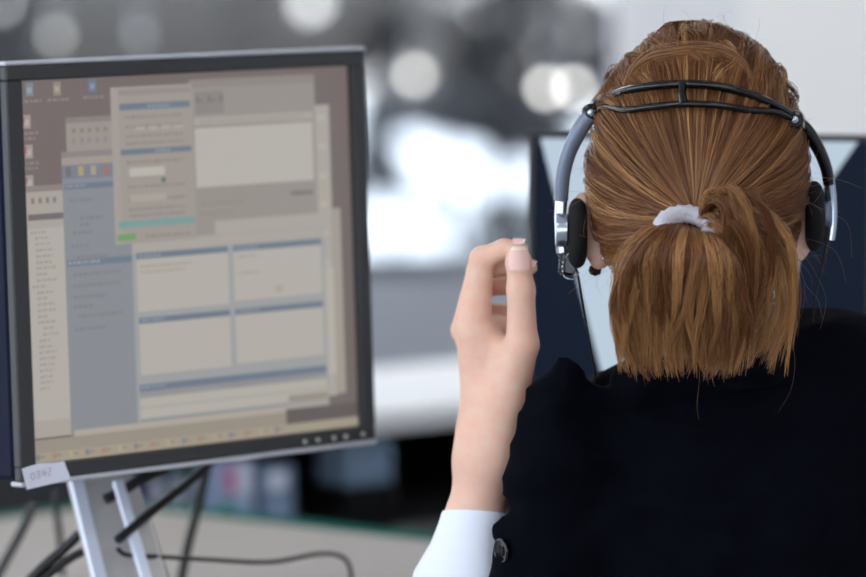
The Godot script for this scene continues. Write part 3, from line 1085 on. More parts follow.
func headset() -> void:
	var t := thing("headset", "black and silver call-centre headset worn over the woman's hair", "headset", KX.origin)
	var outer := []
	for q in [[592, 112], [602, 99], [620, 92], [645, 87], [682, 84], [715, 86], [745, 93], [772, 104], [796, 119]]:
		outer.append(band_z(q[0], q[1], 0.0065))
	var mb := MB.new()
	tube(mb, spline(outer, 8), func(u): return 0.0033 + 0.0012 * absf(u - 0.5), 12, 1.35)
	obj("headband_bar", mb, M.black_gloss, t, KX)
	var inner := []
	for q in [[594, 113], [606, 107], [625, 110], [650, 107], [682, 104], [715, 105], [748, 110], [775, 112], [795, 120]]:
		inner.append(band_z(q[0], q[1], 0.0078))
	mb = MB.new()
	tube(mb, spline(inner, 8), func(_u): return 0.0027, 12, 1.2)
	obj("headband_bar", mb, M.black_gloss, t, KX)
	mb = MB.new()
	tube(mb, spline([band_z(683, 84, 0.008), band_z(682, 94, 0.009), band_z(684, 104, 0.009)], 6), func(u): return 0.0042 - 0.0012 * sin(u * PI), 12)
	obj("bar_bridge", mb, M.black_gloss, t, KX)
	mb = MB.new()
	tube(mb, spline([band_z(601, 100, 0.0085), band_z(612, 96, 0.0085), band_z(624, 93, 0.0075)], 6), func(_u): return 0.0035, 10)
	obj("bar_clip", mb, M.black_gloss, t, KX)
	for s in [[591, 113, -1.0], [794, 120, 1.0]]:
		mb = MB.new()
		var h := band_z(s[0], s[1], 0.006)
		lathe(mb, [Vector2(-0.006, 0.0001), Vector2(-0.006, 0.006), Vector2(-0.003, 0.0074), Vector2(0.003, 0.0074), Vector2(0.006, 0.006), Vector2(0.006, 0.0001)], h, Basis(Vector3.RIGHT, PI / 2), 20)
		tube(mb, spline([h, kk(s[0] + s[2] * 7, s[1] + 12, 3.335)], 4), func(_u): return 0.0058, 10)
		var hg := obj("hinge", mb, M.black_gloss, t, KX)
		mb = MB.new()
		lathe(mb, [Vector2(0, 0.003), Vector2(0.0012, 0.0027), Vector2(0.0018, 0.0001)], h + Vector3(0, 0, 0.006), Basis(Vector3.RIGHT, PI / 2), 14)
		obj("screw", mb, M.silver, hg, KX)
	# left arm and speaker
	var arm := []
	for q in [[590, 116, 3.332], [580, 130, 3.336], [569, 152, 3.342], [563, 175, 3.346], [561, 200, 3.35]]:
		arm.append(kk(q[0], q[1], q[2]))
	mb = MB.new()
	tube(mb, spline(arm, 8), func(u): return 0.0063 - 0.0006 * u, 14, 1.2)
	obj("band_arm", mb, M.band_gray, t, KX)
	mb = MB.new()
	tube(mb, spline([kk(562, 190, 3.349), kk(560.5, 215, 3.35), kk(561, 238, 3.35), kk(562, 253, 3.35)], 6), func(u): return 0.0044 - 0.0004 * u, 4, 1.5, Vector3(0.7, 0, 0.7))
	obj("slider", mb, M.silver, t, KX)
	mb = MB.new()
	lathe(mb, [Vector2(-0.005, 0.0001), Vector2(-0.005, 0.0115), Vector2(-0.0042, 0.0132), Vector2(0.0035, 0.0132), Vector2(0.0045, 0.012), Vector2(0.0045, 0.0001)], kk(562, 230, 3.345), Basis(Vector3.FORWARD, PI / 2), 30)
	obj("pivot", mb, M.silver, t, KX)
	mb = MB.new()
	lathe(mb, cushion_profile(), kk(577.5, 233, 3.352), Basis(Vector3.FORWARD, PI / 2), 36)
	obj("ear_cushion", mb, M.foam, t, KX)
	mb = MB.new()
	bx(mb, kk(568, 263, 3.352), Vector3(0.0135, 0.019, 0.009), 0.002, Basis(Vector3.FORWARD, 0.12))
	obj("clear_bracket", mb, M.smoky, t, KX)
	mb = MB.new()
	for i in 5:
		bx(mb, kk(560 + i * 0.5, 255 + i * 4.6, 3.346), Vector3(0.003, 0.0022, 0.006), 0.0005)
	bx(mb, kk(563, 264, 3.347), Vector3(0.0035, 0.018, 0.007), 0.0008, Basis(Vector3.FORWARD, 0.06))
	obj("bracket_teeth", mb, M.black_gloss, t, KX)
	mb = MB.new()
	tube(mb, spline([kk(570, 252, 3.345), kk(563, 262, 3.344), kk(564, 276, 3.344), kk(574, 279, 3.344), kk(579, 272, 3.346)], 6), func(_u): return 0.0006, 6)
	obj("wire_clip", mb, M.silver, t, KX)
	mb = MB.new()
	lathe(mb, [Vector2(-0.005, 0.0001), Vector2(-0.004, 0.0032), Vector2(0, 0.0048), Vector2(0.004, 0.0034), Vector2(0.005, 0.0001)], kk(595, 270, 3.362), Basis(Vector3.FORWARD, PI / 2), 16)
	obj("microphone_foam", mb, M.foam, t, KX)
	mb = MB.new()
	tube(mb, spline([kk(574, 262, 3.35), kk(578, 275, 3.352), kk(583, 303, 3.36), kk(590, 342, 3.37), kk(598, 392, 3.385)], 8), func(_u): return 0.00085, 8)
	obj("cord", mb, M.cable, t, KX)
	# right arm and speaker
	arm = []
	for q in [[796, 121, 3.332], [808, 132, 3.336], [819, 150, 3.34], [826, 168, 3.344], [829, 184, 3.347]]:
		arm.append(kk(q[0], q[1], q[2]))
	mb = MB.new()
	tube(mb, spline(arm, 8), func(u): return 0.0056 - 0.001 * u, 14, 1.3)
	obj("band_arm", mb, M.black_gloss, t, KX)
	mb = MB.new()
	tube(mb, spline([kk(828.5, 178, 3.346), kk(831, 200, 3.349), kk(831.5, 222, 3.35), kk(829.5, 240, 3.35)], 6), func(u): return 0.0042 - 0.0006 * u, 4, 1.5, Vector3(0.7, 0, 0.7))
	obj("slider", mb, M.silver, t, KX)
	mb = MB.new()
	lathe(mb, [Vector2(-0.004, 0.0001), Vector2(-0.004, 0.009), Vector2(0.004, 0.01), Vector2(0.004, 0.0001)], kk(826, 214, 3.346), Basis(Vector3.FORWARD, PI / 2), 26)
	obj("pivot", mb, M.band_gray, t, KX)
	mb = MB.new()
	lathe(mb, cushion_profile(), kk(814, 216, 3.352), Basis(Vector3.FORWARD, PI / 2), 36)
	obj("ear_cushion", mb, M.foam, t, KX)
	mb = MB.new()
	tube(mb, spline([kk(829, 238, 3.35), kk(826, 250, 3.35), kk(823, 264, 3.352)], 8), func(u): return 0.0022 - 0.0008 * u + 0.0003 * sin(u * 60.0), 8)
	obj("strain_relief", mb, M.cable, t, KX)
	mb = MB.new()
	tube(mb, spline([kk(824, 260, 3.352), kk(820, 275, 3.355), kk(815, 298, 3.36), kk(812, 330, 3.37)], 8), func(_u): return 0.00085, 8)
	obj("cord", mb, M.cable, t, KX)

func cushion_profile() -> Array:
	var o := []
	for i in 15:
		var w := PI * i / 14.0
		o.append(Vector2(-0.0072 * cos(w), 0.0165 + 0.0108 * sin(w)))
	o.insert(0, Vector2(-0.0072, 0.0001))
	o.append(Vector2(0.0072, 0.0001))
	return o

# ------------------------------------------------------------------ the woman
func person() -> void:
	var base := KX.origin
	var t := thing("person", "red-haired woman with a ponytail and dark velvet jacket, seen from behind", "person", Vector3(base.x, 0, base.z))
	# ---- head, neck, ears
	var mb := MB.new()
	fclear()
	ell(Vector3(0, 0.008, -0.002), Vector3(0.0745, 0.11, 0.092), 0.01)
	ell(Vector3(0, -0.05, -0.045), Vector3(0.06, 0.078, 0.058), 0.03)
	ell(Vector3(0, -0.117, -0.078), Vector3(0.024, 0.018, 0.02), 0.03)
	cap(Vector3(0, -0.08, -0.006), Vector3(0.0, -0.2, -0.02), 0.048, 0.047, 0.03)
	cap(Vector3(0, -0.005, -0.09), Vector3(0, -0.042, -0.112), 0.006, 0.011, 0.012)
	for s in [-1.0, 1.0]:
		cap(Vector3(0, -0.048, -0.104), Vector3(s * 0.011, -0.05, -0.1), 0.007, 0.006, 0.008)
		ell(Vector3(s * 0.031, -0.008, -0.1), Vector3(0.017, 0.011, 0.016), 0.012, 1)
		cap(Vector3(s * 0.016, 0.014, -0.094), Vector3(s * 0.046, 0.016, -0.08), 0.006, 0.005, 0.012)
		cap(Vector3(0, -0.074, -0.101), Vector3(s * 0.02, -0.073, -0.092), 0.005, 0.003, 0.008)
		cap(Vector3(0, -0.084, -0.1), Vector3(s * 0.017, -0.08, -0.092), 0.006, 0.003, 0.006)
		ell(Vector3(s * 0.04, -0.04, -0.07), Vector3(0.024, 0.026, 0.022), 0.02)
	# cheek line beside the left arm of the headset
	cap(kk(597, 160, 3.385), kk(594, 205, 3.39), 0.004, 0.005, 0.025)
	# left ear
	var el := [kk(589, 200, 3.352), kk(582, 199, 3.352), kk(579, 212, 3.354), kk(583, 232, 3.356), kk(589, 250, 3.356), kk(598, 262, 3.356)]
	for i in 5:
		cap(el[i], el[i + 1], 0.0042, 0.0044, 0.004)
	cap(kk(588, 205, 3.357), kk(600, 250, 3.357), 0.006, 0.007, 0.008)
	cap(kk(598, 215, 3.36), kk(603, 250, 3.358), 0.006, 0.008, 0.008)
	cap(kk(599, 262, 3.355), kk(605, 258, 3.354), 0.0052, 0.004, 0.006)
	# right ear
	var er := [kk(806, 192, 3.352), kk(811, 198, 3.352), kk(812, 212, 3.354), kk(809, 230, 3.356), kk(805, 246, 3.356), kk(799, 256, 3.352)]
	for i in 5:
		cap(er[i], er[i + 1], 0.0042, 0.0044, 0.004)
	cap(kk(800, 205, 3.357), kk(795, 248, 3.353), 0.006, 0.007, 0.008)
	nets(mb, Vector3(-0.11, -0.22, -0.145), Vector3(0.11, 0.14, 0.11), 0.0032)
	# ---- left forearm and hand
	fclear()
	var W := kk(497, 402, 3.3800)
	var elb := kk(500, 700, 3.3900)
	var fore := kk(474, 520, 3.3850)
	cap(elb, fore, 0.03, 0.0228, 0.008)
	cap(fore, kk(488, 455, 3.3830), 0.0226, 0.0215, 0.005)
	cap(kk(486, 455, 3.3900), kk(491, 405, 3.3860), 0.0205, 0.0195, 0.02)
	cap(kk(491, 455, 3.3780), kk(503, 405, 3.3740), 0.0205, 0.0185, 0.02)
	cap(kk(474, 418, 3.3900), kk(474, 424, 3.3900), 0.006, 0.006, 0.02)
	# palm
	cap(kk(488, 395, 3.3900), kk(476, 335, 3.3800), 0.018, 0.0135, 0.012)
	cap(kk(488, 392, 3.4000), kk(473, 330, 3.4000), 0.016, 0.0135, 0.014)
	cap(kk(488, 392, 3.4050), kk(472, 335, 3.4180), 0.015, 0.012, 0.014)
	cap(kk(490, 392, 3.4100), kk(475, 345, 3.4340), 0.013, 0.011, 0.014)
	cap(kk(500, 385, 3.4000), kk(494, 335, 3.4080), 0.015, 0.013, 0.014)
	cap(kk(482, 330, 3.425), kk(512, 332, 3.422), 0.013, 0.012, 0.012)
	# thumb with its root
	cap(kk(506, 398, 3.3750), kk(522, 345, 3.3600), 0.0165, 0.0128, 0.012)
	cap(kk(522, 345, 3.3600), kk(521, 290, 3.3500), 0.0124, 0.0104, 0.005)
	cap(kk(521, 290, 3.3500), kk(518.5, 262, 3.3480), 0.0102, 0.0098, 0.005)
	cap(kk(518.5, 262, 3.3480), kk(518, 254, 3.3500), 0.0096, 0.0082, 0.004)
	# web
	cap(kk(512, 365, 3.3700), kk(490, 338, 3.3820), 0.011, 0.009, 0.012)
	# index
	var ix := [kk(474, 326, 3.3800), kk(482, 259, 3.3720), kk(504, 249, 3.3640), kk(521, 249, 3.3600)]
	cap(ix[0], ix[1], 0.0132, 0.0094, 0.005)
	cap(ix[1], ix[2], 0.0094, 0.0077, 0.004)
	cap(ix[2], ix[3], 0.0076, 0.006, 0.004)
	# middle
	var mi := [kk(468, 325, 3.4000), kk(479, 270, 3.3960), kk(505, 266, 3.3900), kk(531, 268, 3.3860)]
	cap(mi[0], mi[1], 0.0122, 0.0096, 0.003)
	cap(mi[1], mi[2], 0.0092, 0.0078, 0.003)
	cap(mi[2], mi[3], 0.0076, 0.0052, 0.003)
	var ri := [kk(465, 330, 3.4180), kk(480, 287, 3.4160), kk(506, 286, 3.4120), kk(530, 290, 3.4080)]
	cap(ri[0], ri[1], 0.0116, 0.0088, 0.003)
	cap(ri[1], ri[2], 0.0082, 0.007, 0.003)
	cap(ri[2], ri[3], 0.0068, 0.0048, 0.003)
	var li := [kk(468, 340, 3.4350), kk(482, 312, 3.4340), kk(503, 311, 3.4300), kk(516, 315, 3.4260)]
	cap(li[0], li[1], 0.0105, 0.0075, 0.003)
	cap(li[1], li[2], 0.0068, 0.006, 0.003)
	cap(li[2], li[3], 0.0058, 0.0045, 0.003)
	nets(mb, kk(440, 590, 3.4700) , kk(552, 225, 3.3000), 0.0022)
	obj("body", mb, M.skin, t, KX)
	# nails
	nail(t, kk(518.3, 269, 3.3500), kk(518, 245.5, 3.3485), 0.0119, Vector3(0.05, 0.1, 1).normalized(), 0.74)
	nail(t, kk(514, 248.5, 3.3610), kk(526.5, 247.5, 3.3590), 0.0076, Vector3(0.2, 1, 0.35).normalized(), 0.9)
	nail(t, kk(527, 267, 3.3860), kk(536.5, 268.5, 3.3840), 0.0064, Vector3(0.3, 0.75, 0.7).normalized(), 0.9)
	nail(t, kk(526, 290, 3.4080), kk(534.5, 291, 3.4060), 0.006, Vector3(0.3, 0.75, 0.7).normalized(), 0.9)
	for s in [-1.0, 1.0]:
		mb = MB.new()
		lathe(mb, ball(0.0115), Vector3(s * 0.031, -0.008, -0.0795), Basis.IDENTITY, 20)
		var ey := obj("eye", mb, M.eye, t, KX)
		mb = MB.new()
		lathe(mb, [Vector2(0, 0.0056), Vector2(0.0009, 0.0052), Vector2(0.0016, 0.003), Vector2(0.0018, 0.00001)], Vector3(s * 0.031, -0.008, -0.0898), Basis(Vector3.RIGHT, -PI / 2), 18)
		obj("iris", mb, M.button, ey, KX)
		mb = MB.new()
		tube(mb, spline([Vector3(s * 0.015, 0.019, -0.1), Vector3(s * 0.03, 0.024, -0.096), Vector3(s * 0.047, 0.019, -0.082)], 6), func(u): return 0.0022 - 0.0013 * u, 8)
		obj("eyebrow", mb, M.hair_base, t, KX)
	for q in [[603, 258.5, 3.3475], [796, 255, 3.3445]]:
		mb = MB.new()
		lathe(mb, ball(0.0016), kk(q[0], q[1], q[2]), Basis.IDENTITY, 12)
		obj("earring", mb, M.stud, t, KX)
	hair(t)
	clothes(t)

func ball(r: float) -> Array:
	var o := []
	for i in 13:
		var w := PI * i / 12.0
		o.append(Vector2(-r * cos(w), maxf(r * sin(w), 0.00001)))
	return o

func nail(t: Node, a: Vector3, b: Vector3, r: float, out: Vector3, arc: float) -> void:
	# a curved plate on the back of a fingertip
	var ax := (b - a).normalized()
	out = (out - ax * out.dot(ax)).normalized()
	var side := ax.cross(out)
	for part in 2:
		var mb := MB.new()
		var s0 := mb.v.size()
		var rows := 5
		for i in rows:
			var f := (i / 4.0) * 0.84 if part == 0 else 0.84 + 0.16 * i / 4.0
			var taper := 1.0 - 0.35 * pow(absf(f - 0.45) * 1.8, 4.0)
			for j in 9:
				var w := lerpf(-arc, arc, j / 8.0) * taper
				var nn := out * cos(w) + side * sin(w)
				mb.vert(a.lerp(b, f) + nn * (r * (1.07 - 0.04 * f - 0.17 * f * f)), nn)
		mb.grid(rows, 9, s0)
		obj("fingernail", mb, M.nail if part == 0 else M.nail_tip, t, KX)

# ---------------- hair
const HA := Vector3(0.0795, 0.1155, 0.1)
const HC := Vector3(0, 0.008, 0)

func strand(mb: MB, p: PackedVector3Array, r0: float, r1: float, c0: Color, c1: Color) -> void:
	var m := p.size()
	var s0 := mb.v.size()
	for i in m:
		var tg := p[mini(i + 1, m - 1)] - p[maxi(i - 1, 0)]
		var a := tg.cross(Vector3(0.03, 0.05, 1.0)).normalized()
		var b := a.cross(tg).normalized()
		var f := float(i) / (m - 1)
		var r := lerpf(r0, r1, f * f)
		var cl := c0.lerp(c1, f)
		var n1 := b
		var n2 := a * 0.866 - b * 0.5
		var n3 := a * -0.866 - b * 0.5
		mb.v.append(p[i] + n1 * r); mb.n.append(n1); mb.c.append(cl)
		mb.v.append(p[i] + n2 * r); mb.n.append(n2); mb.c.append(cl)
		mb.v.append(p[i] + n3 * r); mb.n.append(n3); mb.c.append(cl)
	for i in m - 1:
		var q := s0 + i * 3
		for j in 3:
			var j2 := (j + 1) % 3
			mb.ix.append(q + j); mb.ix.append(q + 3 + j); mb.ix.append(q + j2)
			mb.ix.append(q + j2); mb.ix.append(q + 3 + j); mb.ix.append(q + 3 + j2)

func tone(k: float) -> Color:
	# linear reflectance of streaked auburn hair: one base, from a redder to a blonder streak
	return Color(0.165, 0.055, 0.017).lerp(Color(0.58, 0.305, 0.118), clampf(k, 0.0, 1.0))

func alpha_rim(ph: float) -> float:
	# how far the hairline lies from the tie, by direction round it
	var c := cos(ph)
	if c > 0:
		return lerpf(1.95, 2.55, c)
	return lerpf(1.95, 0.95, pow(-c, 0.8))

func hair(t: Node) -> void:
	var u1 := Vector3(-0.0075 / HA.x, (-0.0256 - HC.y) / HA.y, 0.108 / HA.z).normalized()
	var eu := (Vector3.UP - u1 * u1.y).normalized()
	var er := eu.cross(u1)
	# under-layer
	var mb := MB.new()
	for i in 22:
		for j in 64:
			var ph := TAU * j / 64.0
			var al := alpha_rim(ph) * 1.0 * i / 21.0 + 0.01
			var u := u1 * cos(al) + (eu * cos(ph) + er * sin(ph)) * sin(al)
			mb.vert(HC + HA * 0.975 * u, (u / HA).normalized())
	mb.grid(22, 64, 0, true)
	var hd := obj("hair", mb, M.hair_base, t, KX)
	# combed-back locks
	mb = MB.new()
	for g in 760:
		var ph := rng.randf() * TAU
		var lift := 0.0006 + pow(rng.randf(), 2.0) * 0.0105
		var base := 0.2 + gauss() * 0.27
		var amp := rng.randf_range(0.0, 0.07)
		var fr := rng.randf_range(3.0, 8.0)
		var of := rng.randf() * TAU
		var am := alpha_rim(ph)
		var wid := rng.randf_range(0.006, 0.03)
		for k in 13:
			var phs := ph + gauss() * wid
			var a0 := am * rng.randf_range(0.82, 1.02)
			var l2 := maxf(0.0, lift + gauss() * 0.0008)
			var pts := PackedVector3Array()
			var spread := gauss() * 0.02
			for i in 12:
				var f := i / 11.0
				var al := lerpf(a0, 0.02, f)
				var p2 := phs + amp * sin(fr * f + of) * (1.0 - f * 0.5) + spread * sin(f * 9.0)
				var u := u1 * cos(al) + (eu * cos(p2) + er * sin(p2)) * sin(al)
				var q := HC + HA * u
				var up := l2 * sin(PI * clampf(f * 0.9 + 0.08, 0, 1)) + 0.007 * pow(maxf(0.0, 1.0 - al / 0.5), 1.5)
				pts.append(q + (u / HA).normalized() * up)
			var kt := base + gauss() * 0.24
			strand(mb, pts, 0.0003, 0.00022, tone(kt), tone(kt))
	# rough crown
	for g in 120:
		var ph := rng.randf_range(-1.0, 1.0)
		var a0 := rng.randf_range(1.25, 1.85)
		var da := rng.randf_range(0.35, 0.75)
		var lift := rng.randf_range(0.002, 0.0115)
		var base := 0.2 + gauss() * 0.27
		var amp := rng.randf_range(0.03, 0.14)
		var fr := rng.randf_range(4.0, 9.0)
		var of := rng.randf() * TAU
		for k in 22:
			var pts := PackedVector3Array()
			var dp := gauss() * 0.03
			var dl := gauss() * 0.0012
			for i in 12:
				var f := i / 11.0
				var al := a0 - da * f
				var p2 := ph + dp + amp * sin(fr * f + of)
				var u := u1 * cos(al) + (eu * cos(p2) + er * sin(p2)) * sin(al)
				var up := maxf(0.0, (lift + dl) * sin(PI * f) + 0.0018 * sin(fr * 1.7 * f + of))
				pts.append(HC + HA * u + (u / HA).normalized() * up)
			var kt := base + gauss() * 0.24
			strand(mb, pts, 0.00032, 0.00024, tone(kt), tone(kt))
	# smooth light lock lying across the crown
	var path := []
	for q in [[622, 98], [632, 76], [650, 62], [675, 56], [702, 54], [726, 57], [744, 68], [754, 88]]:
		path.append(band_z(q[0], q[1], 0.004))
	var sp := spline(path, 3)
	for k in 260:
		var o := Vector3(gauss() * 0.0012, gauss() * 0.0028, gauss() * 0.001)
		var pts := PackedVector3Array()
		for i in sp.size():
			var f := float(i) / (sp.size() - 1)
			pts.append(sp[i] + o * (0.5 + 0.7 * sin(PI * f)) + Vector3(0, 0.0006 * sin(f * 7.0 + k), 0))
		var kt := 0.34 + gauss() * 0.18
		strand(mb, pts, 0.0003, 0.00024, tone(kt), tone(kt))
	# loose single hairs
	for k in 340:
		var ph := rng.randf() * TAU
		var a0 := rng.randf_range(0.7, 1.7)
		var u := u1 * cos(a0) + (eu * cos(ph) + er * sin(ph)) * sin(a0)
		var pts := PackedVector3Array()
		var dir := (u / HA).normalized()
		var sw := (er * gauss() + eu * gauss() + u1 * 0.3).normalized()
		var len := rng.randf_range(0.01, 0.035)
		var out := rng.randf_range(0.003, 0.014)
		for i in 10:
			var f := i / 9.0
			pts.append(HC + HA * u + dir * (out * sin(PI * f * 0.8)) + sw * len * f + Vector3(0, -0.004 * f * f, 0))
		strand(mb, pts, 0.00009, 0.00006, tone(0.5), tone(0.5))
	for q in [[[800, 250], [815, 272], [826, 300], [820, 330]], [[803, 200], [828, 212], [848, 225], [852, 258]], [[800, 185], [818, 178], [840, 180], [862, 188]], [[798, 262], [806, 285], [818, 300], [822, 318]], [[790, 240], [812, 240], [836, 252], [846, 282]], [[806, 160], [818, 168], [822, 190], [812, 205]], [[792, 340], [795, 365], [790, 392], [778, 412]], [[700, 365], [699, 385], [697, 405], [699, 420]]]:
		var pts := []
		for w in q:
			pts.append(kk(w[0], w[1], 3.29))
		strand(mb, spline(pts, 5), 0.00009, 0.00006, tone(0.5), tone(0.5))
	var hl := obj("hair_strands", mb, M.hair, t, KX, false)
	hl.set_meta("kind", "stuff")

	# ponytail
	mb = MB.new()
	for g in 170:
		var right := rng.randf() < 0.4
		var xe := rng.randf_range(622.0, 738.0) if not right else rng.randf_range(705.0, 778.0)
		var layer := rng.randf()                      # 0 near the neck, 1 outermost
		var w := clampf((xe - 700.0) / 100.0, 0.0, 1.0)
		var ye := rng.randf_range(330.0, 378.0) if layer > 0.5 else rng.randf_range(352.0, 380.0)
		if g < 5:
			xe = 620.0 + 4.0 * g
			ye = 362.0 + 3.0 * g
			right = false
		var base := 0.36 + gauss() * 0.36
		var th := lerpf(PI, 0.0, clampf((xe - 614.0) / 130.0 + gauss() * 0.08, 0.0, 1.0))
		var p0 := Vector2(686 + cos(th) * 18.0, 229 + 4.0 * cos(th))
		if right:
			p0 = Vector2(698 + rng.randf() * 13.0, 222 + rng.randf() * 14.0)
		var hump := rng.randf_range(0.3, 1.0) * (0.4 + 0.6 * layer)
		var amp := rng.randf_range(3.0, 11.0)
		var fr := rng.randf_range(4.0, 8.5)
		var of := rng.randf() * TAU
		var curl := gauss() * 6.0 + (690.0 - xe) * 0.06
		var fat := rng.randf_range(2.5, 6.5) if g < 140 else 9.0
		if g >= 140:
			layer *= 0.45
			ye = rng.randf_range(358.0, 380.0)
		var twist := gauss() * 2.0
		var hook := gauss() * 11.0 + (692.0 - xe) * 0.07
		for k in (60 if g < 140 else 110):
			var stray := k % 8 == 0 or g >= 140
			var an := rng.randf() * TAU
			var rr := sqrt(rng.randf()) * fat * (1.8 if stray else 1.0)
			var cut := clampf(1.0 - absf(gauss()) * (0.16 if stray else 0.08), 0.6, 1.0)
			var a := p0 + Vector2(gauss() * 2.4, gauss() * 1.4)
			var b: Vector2
			var c: Vector2
			var d := Vector2(xe + curl, ye + gauss() * 3.0)
			if right:
				b = a + Vector2((xe - 690.0) * 0.62, -116.0 * hump)
				c = Vector2(xe + 40.0 + 8.0 * hump, 245.0)
			else:
				b = a + Vector2((xe - 686.0) * 0.55, 8.0)
				c = Vector2(xe + (xe - 686.0) * 0.3, 300.0)
			var pts := PackedVector3Array()
			var cr := rng.randf_range(-1, 1) * 1.3
			for i in 15:
				var f := cut * i / 14.0
				var q := a.bezier_interpolate(b, c, d, f)
				var sp2 := rr * (0.35 + 0.65 * sin(PI * minf(f * 1.1, 1.0)) if f < 0.45 else lerpf(1.0, 0.5, (f - 0.45) / 0.55))
				q.x += cos(an + twist * f) * sp2 + amp * sin(fr * f + of) * f + cr * sin(f * 11.0 + k) + hook * pow(maxf(0.0, (f - 0.62) / 0.38), 2.0)
				q.y += sin(an + twist * f) * sp2 * 0.3
				var z := lerpf(0.1 if right else 0.11, 0.112, f) + (0.012 + 0.036 * layer) * sin(PI * pow(f, 0.66)) + sin(an + twist * f) * sp2 * 0.0005
				if right:
					z -= 0.012 * w
				pts.append(kk(q.x, q.y, 3.355 - z))
			var kt := base + gauss() * 0.2
			strand(mb, pts, 0.0003, 0.00009, tone(kt), tone(kt + 0.12))
	var pt2 := obj("ponytail", mb, M.hair, t, KX, false)
	pt2.set_meta("kind", "stuff")

	# towelling hair tie
	mb = MB.new()
	var c0 := kk(686, 230, 3.355 - 0.121)
	var ax := Vector3(-0.05, 0.62, 0.78).normalized()
	var sx2 := Vector3(1, -0.3, 0).normalized()
	sx2 = (sx2 - ax * sx2.dot(ax)).normalized()
	var sy2 := ax.cross(sx2)
	var s0 := mb.v.size()
	for i in 72:
		var w := TAU * i / 72.0
		var rad := sx2 * cos(w) + sy2 * sin(w)
		for j in 20:
			var v := TAU * j / 20.0
			var nn := rad * cos(v) + ax * sin(v)
			var rr := 0.0068 + 0.0007 * sin(w * 19.0 + 2.0 * sin(v * 2.0)) + 0.0004 * sin(w * 31.0 + v * 3.0)
			mb.vert(c0 + sx2 * cos(w) * 0.0182 + sy2 * sin(w) * 0.0155 + nn * rr, nn)
	mb.grid(72, 20, s0, true)
	for j in 20:
		mb.ix.append_array([s0 + 71 * 20 + j, s0 + 71 * 20 + (j + 1) % 20, s0 + (j + 1) % 20, s0 + 71 * 20 + j, s0 + (j + 1) % 20, s0 + j])
	obj("hair_tie", mb, M.terry, t, KX)

